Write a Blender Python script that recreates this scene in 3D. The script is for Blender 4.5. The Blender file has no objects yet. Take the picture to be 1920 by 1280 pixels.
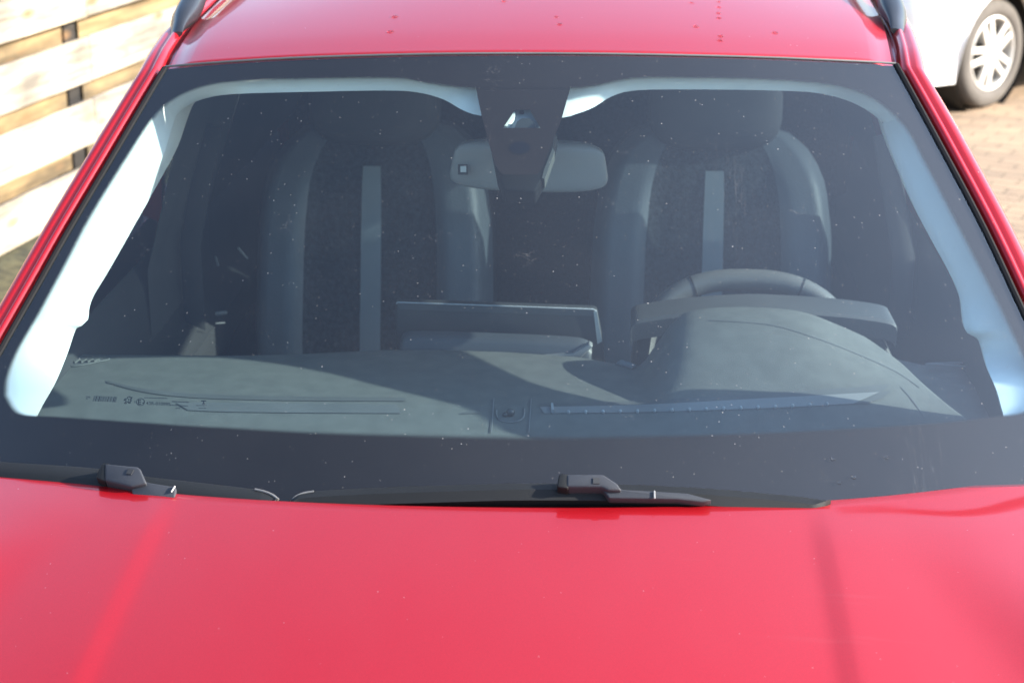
import bpy, bmesh, math, random
from math import radians as R, sin, cos, tan, pi
from mathutils import Vector as V, Matrix
random.seed(7)
scene = bpy.context.scene
COL = scene.collection

# ------------------------------------------------------------------ camera
W0, H0, FPX = 1920.0, 1280.0, 3285.0
PITCH, YAW = R(18.9), R(3.6)
CAM = V((0.153, -2.0, 2.0))
cd = bpy.data.cameras.new('camera'); cam = bpy.data.objects.new('camera', cd); COL.objects.link(cam)
cd.sensor_width = 36.0; cd.lens = 36.0 * FPX / W0
cd.clip_start = 0.05; cd.clip_end = 2000
cam.location = CAM
cam.rotation_euler = (R(90) - PITCH, 0, YAW)
cd.dof.use_dof = True; cd.dof.focus_distance = 2.42; cd.dof.aperture_fstop = 7.0
scene.camera = cam
CM = cam.rotation_euler.to_matrix()

# ------------------------------------------------------------------ light
SUN_EL, SUN_AZ = R(25), R(92)      # azimuth measured clockwise from +Y (car's rear) towards +X
w = bpy.data.worlds.new('World'); scene.world = w; w.use_nodes = True
nt = w.node_tree; bg = nt.nodes['Background']
sky = nt.nodes.new('ShaderNodeTexSky'); sky.sky_type = 'NISHITA'; sky.sun_disc = False
sky.sun_elevation = SUN_EL; sky.sun_rotation = SUN_AZ
sky.air_density = 1.0; sky.dust_density = 1.0; sky.ozone_density = 1.8
bg.inputs[1].default_value = 0.13
sl = bpy.data.lights.new('sun', 'SUN'); sun = bpy.data.objects.new('sun', sl); COL.objects.link(sun)
sl.energy = 5.0; sl.angle = R(0.5); sl.color = (1.0, 0.92, 0.80)
sd = V((sin(SUN_AZ) * cos(SUN_EL), cos(SUN_AZ) * cos(SUN_EL), sin(SUN_EL)))
sun.rotation_euler = sd.to_track_quat('Z', 'Y').to_euler(); sun.location = sd * 20
# thin bright haze high in the air around the sun's side of the sky
geo = nt.nodes.new('ShaderNodeTexCoord'); dp = nt.nodes.new('ShaderNodeVectorMath'); dp.operation = 'DOT_PRODUCT'
hz = V((.72, .10, .68)).normalized(); dp.inputs[1].default_value = hz
nt.links.new(geo.outputs['Generated'], dp.inputs[0])
cl = nt.nodes.new('ShaderNodeMath'); cl.operation = 'MAXIMUM'; cl.inputs[1].default_value = 0; nt.links.new(dp.outputs['Value'], cl.inputs[0])
pw_ = nt.nodes.new('ShaderNodeMath'); pw_.operation = 'POWER'; pw_.inputs[1].default_value = 3.2; nt.links.new(cl.outputs[0], pw_.inputs[0])
hm = nt.nodes.new('ShaderNodeMix'); hm.data_type = 'RGBA'; hm.blend_type = 'ADD'; hm.inputs[7].default_value = (2.5, 3.2, 4.4, 1)
nt.links.new(pw_.outputs[0], hm.inputs[0]); nt.links.new(sky.outputs[0], hm.inputs[6]); nt.links.new(hm.outputs[2], bg.inputs[0])
scene.view_settings.view_transform = 'Standard'; scene.view_settings.look = 'None'
scene.view_settings.exposure = 1.74; scene.view_settings.gamma = 1.0
scene.render.engine = 'CYCLES'
scene.cycles.max_bounces = 10; scene.cycles.transparent_max_bounces = 16
scene.cycles.diffuse_bounces = 4; scene.cycles.glossy_bounces = 4
scene.cycles.sample_clamp_indirect = 6.0

# ------------------------------------------------------------------ rays of the photograph (survey of the place)
def ray(px, py):
    d = CM @ V(((px - W0 / 2) / FPX, -(py - H0 / 2) / FPX, -1.0))
    return d.normalized()
def on_z(px, py, z):
    d = ray(px, py); return CAM + d * ((z - CAM.z) / d.z)
def on_y(px, py, y):
    d = ray(px, py); return CAM + d * ((y - CAM.y) / d.y)
def on_f(px, py, f, t0=1.2, t1=6.0, n=120):
    d = ray(px, py); a = t0; fa = f(CAM + d * a)
    for i in range(1, n + 1):
        b = t0 + (t1 - t0) * i / n; fb = f(CAM + d * b)
        if fa > 0 >= fb:
            for k in range(30):
                m = (a + b) / 2
                if f(CAM + d * m) > 0: a = m
                else: b = m
            return CAM + d * ((a + b) / 2)
        a, fa = b, fb
    return CAM + d * ((a + b) / 2)

# ------------------------------------------------------------------ mesh helpers
def lerp_list(pts, x):
    if x <= pts[0][0]: return pts[0][1]
    for (a, fa), (b, fb) in zip(pts, pts[1:]):
        if x <= b:
            t = (x - a) / (b - a); return fa + (fb - fa) * t
    return pts[-1][1]
def smooth(a, b, x):
    t = max(0.0, min(1.0, (x - a) / (b - a))); return t * t * (3 - 2 * t)
def catmull(pts, n):
    """resample a polyline of tuples/vectors smoothly: n samples per segment"""
    P = [V(p) for p in pts]; out = []
    for i in range(len(P) - 1):
        p0 = P[i - 1] if i > 0 else P[i] * 2 - P[i + 1]
        p1, p2 = P[i], P[i + 1]
        p3 = P[i + 2] if i + 2 < len(P) else P[i + 1] * 2 - P[i]
        for k in range(n):
            t = k / n
            out.append(0.5 * ((2 * p1) + (p2 - p0) * t + (2 * p0 - 5 * p1 + 4 * p2 - p3) * t * t + (3 * p1 - p0 - 3 * p2 + p3) * t ** 3))
    out.append(P[-1]); return out
def resample(P, n):
    L = [0.0]
    for a, b in zip(P, P[1:]): L.append(L[-1] + (b - a).length)
    out = []; j = 0
    for i in range(n):
        s = L[-1] * i / (n - 1)
        while j < len(L) - 2 and L[j + 1] < s: j += 1
        t = (s - L[j]) / max(1e-9, L[j + 1] - L[j]); out.append(P[j].lerp(P[j + 1], t))
    return out

class MB:
    def __init__(s): s.v = []; s.f = []
    def grid(s, rows, close=False, flip=False):
        o = len(s.v); n = len(rows[0])
        for r in rows: s.v += [tuple(p) for p in r]
        m = n if close else n - 1
        for i in range(len(rows) - 1):
            for j in range(m):
                a, b = o + i * n + j, o + i * n + (j + 1) % n
                q = (a, b, b + n, a + n)
                s.f.append(q[::-1] if flip else q)
        return s
    def poly(s, pts):
        o = len(s.v); s.v += [tuple(p) for p in pts]; s.f.append(tuple(range(o, o + len(pts)))); return s
    def prism(s, pts, off):
        """closed prism: polygon pts and the same moved by off (vector or list)"""
        offs = off if isinstance(off, list) else [off] * len(pts)
        q = [V(p) + V(d) for p, d in zip(pts, offs)]
        n = len(pts); o = len(s.v); s.v += [tuple(p) for p in pts] + [tuple(p) for p in q]
        s.f.append(tuple(range(o, o + n))); s.f.append(tuple(range(o + 2 * n - 1, o + n - 1, -1)))
        for i in range(n):
            j = (i + 1) % n; s.f.append((o + i, o + n + i, o + n + j, o + j))
        return s
    def box(s, c, d, rot=None):
        c = V(c); m = rot if rot else Matrix.Identity(3)
        P = [c + m @ V((x * d[0] / 2, y * d[1] / 2, z * d[2] / 2)) for z in (-1, 1) for (x, y) in ((-1, -1), (1, -1), (1, 1), (-1, 1))]
        return s.prism(P[:4], [P[i + 4] - P[i] for i in range(4)])
    def tube(s, path, r, n=10, cap=True, sx=1.0):
        path = [V(p) for p in path]; rows = []
        up = None
        for i, p in enumerate(path):
            t = (path[min(i + 1, len(path) - 1)] - path[max(i - 1, 0)]).normalized()
            if up is None:
                up = V((0, 0, 1)) if abs(t.z) < .9 else V((1, 0, 0))
            a = t.cross(up).normalized(); up = a.cross(t).normalized()
            rr = r[i] if isinstance(r, (list, tuple)) else r
            rows.append([p + a * (rr * sx * cos(2 * pi * k / n)) + up * (rr * sin(2 * pi * k / n)) for k in range(n)])
        s.grid(rows, close=True)
        if cap:
            s.f.append(tuple(range(len(s.v) - n, len(s.v))))
            o = len(s.v) - n * len(rows); s.f.append(tuple(range(o + n - 1, o - 1, -1)))
        return s
    def lathe(s, prof, c, axis, n=40):
        """prof: (r, h) list; around axis through c"""
        axis = V(axis).normalized(); a = axis.orthogonal().normalized(); b = axis.cross(a); c = V(c)
        s.grid([[c + axis * h + (a * cos(2 * pi * k / n) + b * sin(2 * pi * k / n)) * r for k in range(n)] for r, h in prof], close=True)
        return s
    def superell(s, c, d, e=2.6, rot=None, nu=28, nv=16, shape=None):
        c = V(c); m = rot if rot else Matrix.Identity(3); rows = []
        def pw(x): return math.copysign(abs(x) ** (2 / e), x)
        for i in range(nv + 1):
            la = -pi / 2 + pi * i / nv; row = []
            for j in range(nu):
                lo = 2 * pi * j / nu
                p = V((d[0] / 2 * pw(cos(la)) * pw(cos(lo)), d[1] / 2 * pw(cos(la)) * pw(sin(lo)), d[2] / 2 * pw(sin(la))))
                if shape: p = shape(p)
                row.append(c + m @ p)
            rows.append(row)
        s.grid(rows, close=True); return s
    def build(s, name, mat, parent=None, smooth_ang=35, bevel=0, weld=1e-5, sub=0, solid=0):
        me = bpy.data.meshes.new(name); me.from_pydata(s.v, [], s.f)
        bm = bmesh.new(); bm.from_mesh(me)
        if weld: bmesh.ops.remove_doubles(bm, verts=bm.verts, dist=weld)
        bmesh.ops.recalc_face_normals(bm, faces=bm.faces)
        if solid:
            bmesh.ops.solidify(bm, geom=bm.faces[:], thickness=solid)
        if bevel:
            es = [e for e in bm.edges if len(e.link_faces) == 2 and e.calc_face_angle(0) > R(30)]
            bmesh.ops.bevel(bm, geom=es, offset=bevel, segments=3, profile=.5, affect='EDGES', clamp_overlap=True)
        bm.to_mesh(me); bm.free()
        if smooth_ang:
            me.polygons.foreach_set('use_smooth', [True] * len(me.polygons))
            me.set_sharp_from_angle(angle=R(smooth_ang))
        me.materials.append(mat)
        o = bpy.data.objects.new(name, me); COL.objects.link(o)
        if parent: o.parent = parent
        return o

def tag(o, label=None, cat=None, group=None, kind=None):
    if label: o['label'] = label
    if cat: o['category'] = cat
    if group: o['group'] = group
    if kind: o['kind'] = kind
    return o
def empty(name, parent=None):
    o = bpy.data.objects.new(name, None); COL.objects.link(o)
    o.empty_display_size = .1
    if parent: o.parent = parent
    return o

# ------------------------------------------------------------------ materials
def newmat(name):
    m = bpy.data.materials.new(name); m.use_nodes = True
    nt = m.node_tree; nt.nodes.clear()
    out = nt.nodes.new('ShaderNodeOutputMaterial'); return m, nt, out
def N(nt, t, **kw):
    n = nt.nodes.new(t)
    for k, v in kw.items(): setattr(n, k, v)
    return n
def texco(nt, scale=(1, 1, 1), rot=(0, 0, 0), out='Object'):
    tc = N(nt, 'ShaderNodeTexCoord'); mp = N(nt, 'ShaderNodeMapping')
    mp.inputs['Scale'].default_value = scale; mp.inputs['Rotation'].default_value = rot
    nt.links.new(tc.outputs[out], mp.inputs[0]); return mp.outputs[0]
def math_(nt, op, a, b=None, c=None, clamp=False):
    n = N(nt, 'ShaderNodeMath', operation=op); n.use_clamp = clamp
    for i, x in enumerate((a, b, c)):
        if x is None: continue
        if isinstance(x, (int, float)): n.inputs[i].default_value = x
        else: nt.links.new(x, n.inputs[i])
    return n.outputs[0]
def ramp(nt, fac, stops):
    r = N(nt, 'ShaderNodeValToRGB'); cr = r.color_ramp
    while len(cr.elements) < len(stops): cr.elements.new(.5)
    for e, (p, c) in zip(cr.elements, stops):
        e.position = p; e.color = (c, c, c, 1) if isinstance(c, (int, float)) else (*c, 1)
    nt.links.new(fac, r.inputs[0]); return r.outputs[0]
def noise(nt, vec, scale, detail=3, rough=.5):
    n = N(nt, 'ShaderNodeTexNoise'); n.inputs['Scale'].default_value = scale
    n.inputs['Detail'].default_value = detail; n.inputs['Roughness'].default_value = rough
    nt.links.new(vec, n.inputs['Vector']); return n.outputs['Fac']
def specks(nt, vec, scale, rmin, rmax, keep):
    """random small round specks: 1 inside a speck; keep = share of the cells that carry one"""
    v = N(nt, 'ShaderNodeTexVoronoi'); v.inputs['Scale'].default_value = scale
    nt.links.new(vec, v.inputs['Vector'])
    sep = N(nt, 'ShaderNodeSeparateColor'); nt.links.new(v.outputs['Color'], sep.inputs[0])
    on = math_(nt, 'LESS_THAN', sep.outputs[0], keep)
    sq = math_(nt, 'POWER', sep.outputs[1], 3.0)
    rad = math_(nt, 'MULTIPLY_ADD', sq, rmax - rmin, rmin)
    inside = math_(nt, 'LESS_THAN', v.outputs['Distance'], rad)
    val = math_(nt, 'MULTIPLY_ADD', sep.outputs[2], .6, .4)
    return math_(nt, 'MULTIPLY', math_(nt, 'MULTIPLY', on, inside), val)
def plain(name, col, rough=.5, metal=0, spec=.5, coat=0, var=.15, vscale=8, bump=0, bscale=200, sheen=0, bdetail=2):
    m, nt, out = newmat(name)
    b = N(nt, 'ShaderNodeBsdfPrincipled'); nt.links.new(b.outputs[0], out.inputs[0])
    vec = texco(nt)
    f = noise(nt, vec, vscale, 4)
    c0 = tuple(x * (1 - var) for x in col); c1 = tuple(min(1, x * (1 + var)) for x in col)
    nt.links.new(ramp(nt, f, [(.3, c0), (.7, c1)]), b.inputs['Base Color'])
    b.inputs['Roughness'].default_value = rough; b.inputs['Metallic'].default_value = metal
    b.inputs['Specular IOR Level'].default_value = spec
    b.inputs['Coat Weight'].default_value = coat; b.inputs['Coat Roughness'].default_value = .04
    b.inputs['Sheen Weight'].default_value = sheen
    if bump:
        bn = N(nt, 'ShaderNodeBump'); bn.inputs['Strength'].default_value = bump; bn.inputs['Distance'].default_value = .002
        nt.links.new(noise(nt, vec, bscale, bdetail), bn.inputs['Height']); nt.links.new(bn.outputs[0], b.inputs['Normal'])
    return m

# red metallic paint under clear coat, with a little dust on it
def paint(name, col, metal=.35, dust=True):
    m, nt, out = newmat(name)
    b = N(nt, 'ShaderNodeBsdfPrincipled'); vec = texco(nt)
    fl = noise(nt, vec, 1400, 1)
    c = ramp(nt, fl, [(.3, tuple(x * .85 for x in col)), (.7, tuple(min(1, x * 1.15) for x in col))])
    b.inputs['Metallic'].default_value = metal; b.inputs['Roughness'].default_value = .42
    b.inputs['Coat Weight'].default_value = 1.0; b.inputs['Coat Roughness'].default_value = .035; b.inputs['Coat IOR'].default_value = 1.5
    if dust:
        s1 = specks(nt, vec, 95, .02, .09, .35)
        film = ramp(nt, noise(nt, texco(nt, (1.4, .7, 1), (0, 0, .4)), 5, 5, .6), [(.3, 0.0), (.8, .012)])
        streak = ramp(nt, noise(nt, texco(nt, (1, 9, 1), (0, 0, .42)), 2.2, 3, .7), [(.66, 0.0), (.8, .03)])
        f = math_(nt, 'ADD', math_(nt, 'MULTIPLY', s1, .7), math_(nt, 'ADD', film, streak), clamp=True)
        mx = N(nt, 'ShaderNodeMix', data_type='RGBA'); nt.links.new(f, mx.inputs[0]); nt.links.new(c, mx.inputs[6])
        mx.inputs[7].default_value = (.62, .55, .5, 1); nt.links.new(mx.outputs[2], b.inputs['Base Color'])
        nt.links.new(ramp(nt, film, [(0, .035), (.02, .07)]), b.inputs['Coat Roughness'])
        nt.links.new(math_(nt, 'SUBTRACT', .80, math_(nt, 'MULTIPLY', s1, .8)), b.inputs['Coat Weight'])
    else:
        nt.links.new(c, b.inputs['Base Color'])
    nt.links.new(b.outputs[0], out.inputs[0]); return m

def glassmat(name, tint, fr=1.7, dust=0.0, film=.0, streaks=False):
    m, nt, out = newmat(name)
    tr = N(nt, 'ShaderNodeBsdfTransparent'); tr.inputs[0].default_value = (*tint, 1)
    gl = N(nt, 'ShaderNodeBsdfGlossy'); gl.inputs['Roughness'].default_value = .012
    fn = N(nt, 'ShaderNodeFresnel'); ge = N(nt, 'ShaderNodeNewGeometry')      # thin pane: the same reflectance from both sides
    nt.links.new(math_(nt, 'MULTIPLY_ADD', ge.outputs['Backfacing'], 1 / 1.5 - 1.5, 1.5), fn.inputs[0])
    f = math_(nt, 'MULTIPLY', fn.outputs[0], fr, clamp=True)
    m1 = N(nt, 'ShaderNodeMixShader'); nt.links.new(f, m1.inputs[0]); nt.links.new(tr.outputs[0], m1.inputs[1]); nt.links.new(gl.outputs[0], m1.inputs[2])
    last = m1.outputs[0]
    if dust:
        vec = texco(nt)
        clump = ramp(nt, noise(nt, vec, 7, 4, .65), [(.35, .45), (.72, 1.0)])
        s1 = specks(nt, vec, 150, .05, .15, .55)
        s2 = specks(nt, vec, 48, .008, .030, .35)
        s = math_(nt, 'MAXIMUM', math_(nt, 'MULTIPLY', s1, clump), s2)
        s = math_(nt, 'MULTIPLY', s, dust)
        fm = ramp(nt, noise(nt, texco(nt, (1, 1, 1), (0, 0, 0)), 3.5, 5, .6), [(.3, film * .6), (.7, film * 1.5)])
        tot = math_(nt, 'ADD', s, fm, clamp=True)
        # wiped dust patches
        pt = ramp(nt, noise(nt, vec, 11, 6, .75), [(.64, 0.0), (.8, .10)])
        fine = ramp(nt, noise(nt, vec, 260, 2, .6), [(.48, 0.0), (.62, 1.0)])
        tot = math_(nt, 'ADD', tot, math_(nt, 'MULTIPLY', pt, fine), clamp=True)
        if streaks:
            # thin run-down water marks along the slope, right half
            wv = noise(nt, texco(nt, (170, 5, 5)), 1.0, 3, .5)
            line = ramp(nt, wv, [(.485, 0.0), (.5, 1.0), (.515, 0.0)])
            zone = ramp(nt, noise(nt, texco(nt, (6, 1.5, 1.5)), 1.0, 2), [(.56, 0.0), (.66, 1.0)])
            sx = N(nt, 'ShaderNodeSeparateXYZ'); tc = N(nt, 'ShaderNodeTexCoord'); nt.links.new(tc.outputs['Object'], sx.inputs[0])
            half = math_(nt, 'GREATER_THAN', sx.outputs[0], -.05)
            st = math_(nt, 'MULTIPLY', math_(nt, 'MULTIPLY', line, zone), math_(nt, 'MULTIPLY', half, .035))
            tot = math_(nt, 'ADD', tot, st, clamp=True)
        df = N(nt, 'ShaderNodeBsdfDiffuse'); df.inputs[0].default_value = (.62, .58, .54, 1)
        m2 = N(nt, 'ShaderNodeMixShader'); nt.links.new(tot, m2.inputs[0]); nt.links.new(last, m2.inputs[1]); nt.links.new(df.outputs[0], m2.inputs[2])
        last = m2.outputs[0]
    nt.links.new(last, out.inputs[0]); return m

RED = paint('red_paint', (.50, .002, .009), .62)
REDIN = plain('red_jamb_paint', (.30, .006, .014), .35, coat=.5)
GLASS = glassmat('windscreen_glass', (.72, .85, .87), 1.65, dust=.42, film=.008, streaks=True)
SGLASS = glassmat('side_glass', (.16, .19, .20), 1.7)
FGLASS = glassmat('front_side_glass', (.10, .13, .14), 1.7)
CGLASS = glassmat('driver_side_glass', (.66, .72, .72), 1.7)
BLACKPL = plain('black_plastic', (.010, .011, .012), .6, spec=.2, bump=.25, bscale=900)
GREYPL = plain('grey_wiper_plastic', (.030, .033, .040), .65, spec=.3, bump=.2, bscale=900)
RUBBER = plain('black_rubber', (.008, .008, .009), .8, spec=.15)
TRIM = plain('pale_trim_fabric', (.80, .80, .78), .85, spec=.2, bump=.2, bscale=700, var=.04)
DASH = plain('soft_dash_plastic', (.096, .101, .098), .62, spec=.3, bump=.35, bscale=800, var=.12, vscale=30, bdetail=3)
DASHD = plain('dash_groove_and_shade', (.072, .077, .080), .6)  # darker dash tone for grooves and for painted shadow stripes
DASHL = plain('dash_slot_plastic', (.17, .175, .18), .45, var=.05)
DARKIN = plain('dark_cabin_plastic', (.018, .019, .021), .7)
CARPET = plain('cabin_carpet', (.012, .012, .013), .95, bump=.5, bscale=500)
FABRIC = plain('seat_fabric', (.040, .045, .052), .9, spec=.2, bump=.9, bscale=160, var=.5, vscale=90)
SEATL = plain('seat_leatherette', (.115, .135, .155), .5, bump=.3, bscale=250, var=.08)
STRIPE = plain('seat_stripe', (.24, .27, .29), .6, var=.05)
LEATHER = plain('wheel_leather', (.10, .10, .10), .42, bump=.3, bscale=500)
CHROME = plain('satin_metal', (.6, .6, .62), .25, metal=1, var=.03)
BELT = plain('belt_webbing', (.03, .03, .032), .8)

# frit: black enamel with its edge breaking up into dots
def fritmat():
    m, nt, out = newmat('black_enamel')
    b = N(nt, 'ShaderNodeBsdfPrincipled')
    b.inputs['Base Color'].default_value = (.016, .009, .008, 1); b.inputs['Roughness'].default_value = .6; b.inputs['Specular IOR Level'].default_value = .05
    at = N(nt, 'ShaderNodeAttribute', attribute_name='edge')
    tc = N(nt, 'ShaderNodeTexCoord'); sp = N(nt, 'ShaderNodeSeparateXYZ'); nt.links.new(tc.outputs['Object'], sp.inputs[0])
    k = 2 * pi / .0022
    a = math_(nt, 'SINE', math_(nt, 'MULTIPLY', math_(nt, 'ADD', sp.outputs[0], sp.outputs[1]), k))
    c = math_(nt, 'SINE', math_(nt, 'MULTIPLY', math_(nt, 'SUBTRACT', sp.outputs[0], sp.outputs[1]), k))
    pat = math_(nt, 'MULTIPLY_ADD', math_(nt, 'ADD', a, c), .25, .5)
    op = math_(nt, 'GREATER_THAN', math_(nt, 'MULTIPLY_ADD', at.outputs['Fac'], 1.1, -.02), pat)
    t = N(nt, 'ShaderNodeBsdfTransparent'); mx = N(nt, 'ShaderNodeMixShader')
    nt.links.new(op, mx.inputs[0]); nt.links.new(t.outputs[0], mx.inputs[1]); nt.links.new(b.outputs[0], mx.inputs[2])
    nt.links.new(mx.outputs[0], out.inputs[0]); return m
FRIT = fritmat()

# ================================================================== GROUND
def pavermat():
    m, nt, out = newmat('sandy_pavers')
    b = N(nt, 'ShaderNodeBsdfPrincipled'); nt.links.new(b.outputs[0], out.inputs[0])
    br = N(nt, 'ShaderNodeTexBrick'); br.offset = .5
    nt.links.new(texco(nt, (1, 1, 1), (0, 0, R(28))), br.inputs['Vector'])
    br.inputs['Scale'].default_value = 1.0; br.inputs['Brick Width'].default_value = .21; br.inputs['Row Height'].default_value = .105
    br.inputs['Mortar Size'].default_value = .006; br.inputs['Mortar Smooth'].default_value = .3
    br.inputs['Color1'].default_value = (.34, .245, .165, 1); br.inputs['Color2'].default_value = (.27, .195, .135, 1)
    br.inputs['Mortar'].default_value = (.17, .13, .09, 1)
    n1 = noise(nt, texco(nt), 2.5, 6, .65)
    mx = N(nt, 'ShaderNodeMix', data_type='RGBA', blend_type='MULTIPLY'); mx.inputs[0].default_value = 1
    nt.links.new(br.outputs['Color'], mx.inputs[6]); nt.links.new(ramp(nt, n1, [(.3, (.75, .74, .72)), (.7, (1.15, 1.1, 1.0))]), mx.inputs[7])
    nt.links.new(mx.outputs[2], b.inputs['Base Color']); b.inputs['Roughness'].default_value = .9
    bn = N(nt, 'ShaderNodeBump'); bn.inputs['Distance'].default_value = .004
    nt.links.new(math_(nt, 'SUBTRACT', noise(nt, texco(nt), 60, 3), br.outputs['Fac']), bn.inputs['Height']); nt.links.new(bn.outputs[0], b.inputs['Normal'])
    return m
g = MB().grid([[(x, y, 0) for x in (-300, -20, 0, 20, 300)] for y in (-300, -10, 0, 10, 30, 300)])
tag(g.build('ground', pavermat(), smooth_ang=0), kind='structure')

# ================================================================== THE RED CAR
car = tag(empty('parked_car'), 'glossy red car with dusty windscreen and black roof rails, closest to the viewer', 'car')

# ---- windscreen surface: graph over a tilted frame
PHI = R(31.5); GO = V((0, -.02, 1.06)); EV = V((0, cos(PHI), sin(PHI))); GN = V((0, -sin(PHI), cos(PHI)))
def gh(x, s): return -.17 * x * x + .035 * s * (.9 - s) * 4 * .3
def gp(x, s, off=0.0): return GO + V((x, 0, 0)) + EV * s + GN * (gh(x, s) + off)
def gf(off):
    def f(p):
        q = p - GO; s = q.dot(EV); return q.dot(GN) - gh(q.x, s) - off
    return f
def on_g(px, py, off=0.0): return on_f(px, py, gf(off))
def g_xs(p): q = p - GO; return q.x, q.dot(EV)
def g_px(px, py): return g_xs(on_g(px, py))

outer_px = {
 'left':  [(-160, 950), (-115, 870), (-60, 770), (0, 659), (70, 536), (134, 423), (222, 275), (309, 128)],
 'top':   [(309, 128), (480, 115), (720, 106), (992, 103), (1260, 106), (1500, 113), (1680, 122)],
 'right': [(1680, 122), (1762, 272), (1844, 427), (1920, 588), (1984, 720), (2056, 870), (2094, 950)]}
eL = [V((*g_px(*p), 0)) for p in outer_px['left']]; eT = [V((*g_px(*p), 0)) for p in outer_px['top']]; eR = [V((*g_px(*p), 0)) for p in outer_px['right']]
eL = catmull(eL, 6); eT = catmull(eT, 8); eR = catmull(eR, 6)
# bottom edge, hidden behind the bonnet
bl, br_ = eL[0], eR[-1]
eB = [V((br_.x + (bl.x - br_.x) * t, 0, 0)) for t in [i / 30 for i in range(31)]]
for p in eB: p.y = -.015 + (bl.y + .015) * (p.x / bl.x) ** 2
loop_out = eL[:-1] + eT[:-1] + eR[:-1] + eB[:-1]

# glass sheet: rows between left and right edge
def edge_x(E, s):
    for a, b in zip(E, E[1:]):
        lo, hi = min(a.y, b.y), max(a.y, b.y)
        if lo <= s <= hi: return a.x + (b.x - a.x) * ((s - a.y) / ((b.y - a.y) or 1))
    return None
rows = []
sL0, sL1 = eL[0].y, eL[-1].y
nT = 60
topR = resample(eT, nT + 1); botR = resample(eB[::-1], nT + 1)
for i in range(41):
    t = i / 40; row = []
    l = resample(eL, 41)[i]; r = resample(eR[::-1], 41)[i]
    for j in range(nT + 1):
        u = j / nT
        lin = botR[j].lerp(topR[j], t)
        # transfinite blend
        p = (l * (1 - u) + r * u) + lin - ((botR[0] * (1 - u) + botR[-1] * u) * (1 - t) + (topR[0] * (1 - u) + topR[-1] * u) * t)
        row.append(gp(p.x, p.y))
    rows.append(row)
windscreen = MB().grid(rows).build('windscreen', GLASS, car, smooth_ang=80)

# ---- frit
inner = [(17, 736), (20, 702), (40, 652), (81, 581), (130, 490), (175, 404), (245, 290), (290, 222), (330, 185), (392, 160), (470, 151), (600, 148), (745, 148),
         (800, 157), (850, 164), (893, 167), (980, 167), (1068, 167), (1112, 163), (1190, 148), (1300, 147), (1420, 149), (1540, 157), (1620, 178), (1688, 232), (1730, 306),
         (1801, 400 + 42), (1862, 560), (1905, 648), (1936, 716), (1938, 750), (1912, 768), (1860, 776), (1760, 787), (1600, 797), (1400, 806), (1150, 811), (952, 811), (640, 805), (400, 794), (235, 784), (110, 776), (57, 773), (34, 763), (17, 736)]
inn = [V((*g_px(*p), 0)) for p in inner]
inn = resample(catmull(inn, 8), 481)[:-1]
# match outer loop by direction from a centre
cen = V((0, .42, 0))
def ang(p): return math.atan2(p.x - cen.x, p.y - cen.y)
def hit(d):
    best = None
    n = len(loop_out)
    for i in range(n):
        a, b = loop_out[i], loop_out[(i + 1) % n]
        e = b - a; den = d.x * e.y - d.y * e.x
        if abs(den) < 1e-12: continue
        t = ((a.x - cen.x) * e.y - (a.y - cen.y) * e.x) / den; u = ((a.x - cen.x) * d.y - (a.y - cen.y) * d.x) / den
        if t > 0 and -1e-6 <= u <= 1 + 1e-6 and (best is None or t < best): best = t
    return cen + d * (best or 1)
outm = [hit((p - cen).normalized()) for p in inn]
fm = MB(); rr = []; att = []
for k in range(13):
    row = []
    for a, b in zip(inn, outm):
        L = (b - a).length
        dd = [0, .002, .004, .006, .008, .010, .012, .016][k] if k < 8 else None
        t = min(dd / L, .5) if dd is not None else .5 * (k - 7) / 5 + .5 * min(.016 / L, .5) * 2 * (1 - (k - 7) / 5) + .5 * (k - 7) / 5
        t = min(1, t); p = a.lerp(b, t)
        row.append(gp(p.x, p.y, -.003)); att.append(min(1, (dd if dd is not None else 1) / .011))
    rr.append(row)
fm.grid(rr, close=True)
# sensor console: rows between its sides, with the camera window left open
def seg(pts, y): return lerp_list(pts, y)
cL = [(158, 892), (167, 893), (215, 903), (275, 919), (310, 930), (324, 942)]
cR = [(158, 1069), (167, 1068), (220, 1053), (275, 1031), (310, 1018), (324, 1008)]
hL = [(203, 966), (237, 943)]; hR = [(203, 993), (237, 1013)]
ys = [158, 167, 180, 192, 202.9, 203, 210, 220, 230, 237, 237.1, 250, 262, 275, 290, 300, 310, 318, 324]
rowsA, rowsB = [], []
def cpt(px, py):
    x, s = g_px(px, py); return gp(x, s, -.0034)
blocks = [(158, 203, 'full'), (203, 237, 'split'), (237, 324, 'full')]
for a, b, kd in blocks:
    yy = [a + (b - a) * i / 6 for i in range(7)]
    if kd == 'full':
        fm.grid([[cpt(seg(cL, y) + (seg(cR, y) - seg(cL, y)) * j / 8, y) for j in range(9)] for y in yy]); att += [1.0] * 63
    else:
        fm.grid([[cpt(seg(cL, y) + (seg(hL, y) - seg(cL, y)) * j / 3, y) for j in range(4)] for y in yy]); att += [1.0] * 28
        fm.grid([[cpt(seg(hR, y) + (seg(cR, y) - seg(hR, y)) * j / 3, y) for j in range(4)] for y in yy]); att += [1.0] * 28
frit = fm.build('enamel_border', FRIT, windscreen, smooth_ang=80, weld=0)
ca = frit.data.attributes.new('edge', 'FLOAT', 'POINT'); ca.data.foreach_set('value', att)

# rain sensor lens below the console window
cpx = [(975 + 19 * cos(a), 275 + 11.5 * sin(a)) for a in [2 * pi * k / 32 for k in range(32)]]
LENS = plain('sensor_lens', (.003, .002, .005), .5, spec=.1)
MB().poly([(lambda q: gp(q[0], q[1], -.0024))(g_px(*p)) for p in cpx]).build('rain_sensor', LENS, windscreen)

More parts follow.
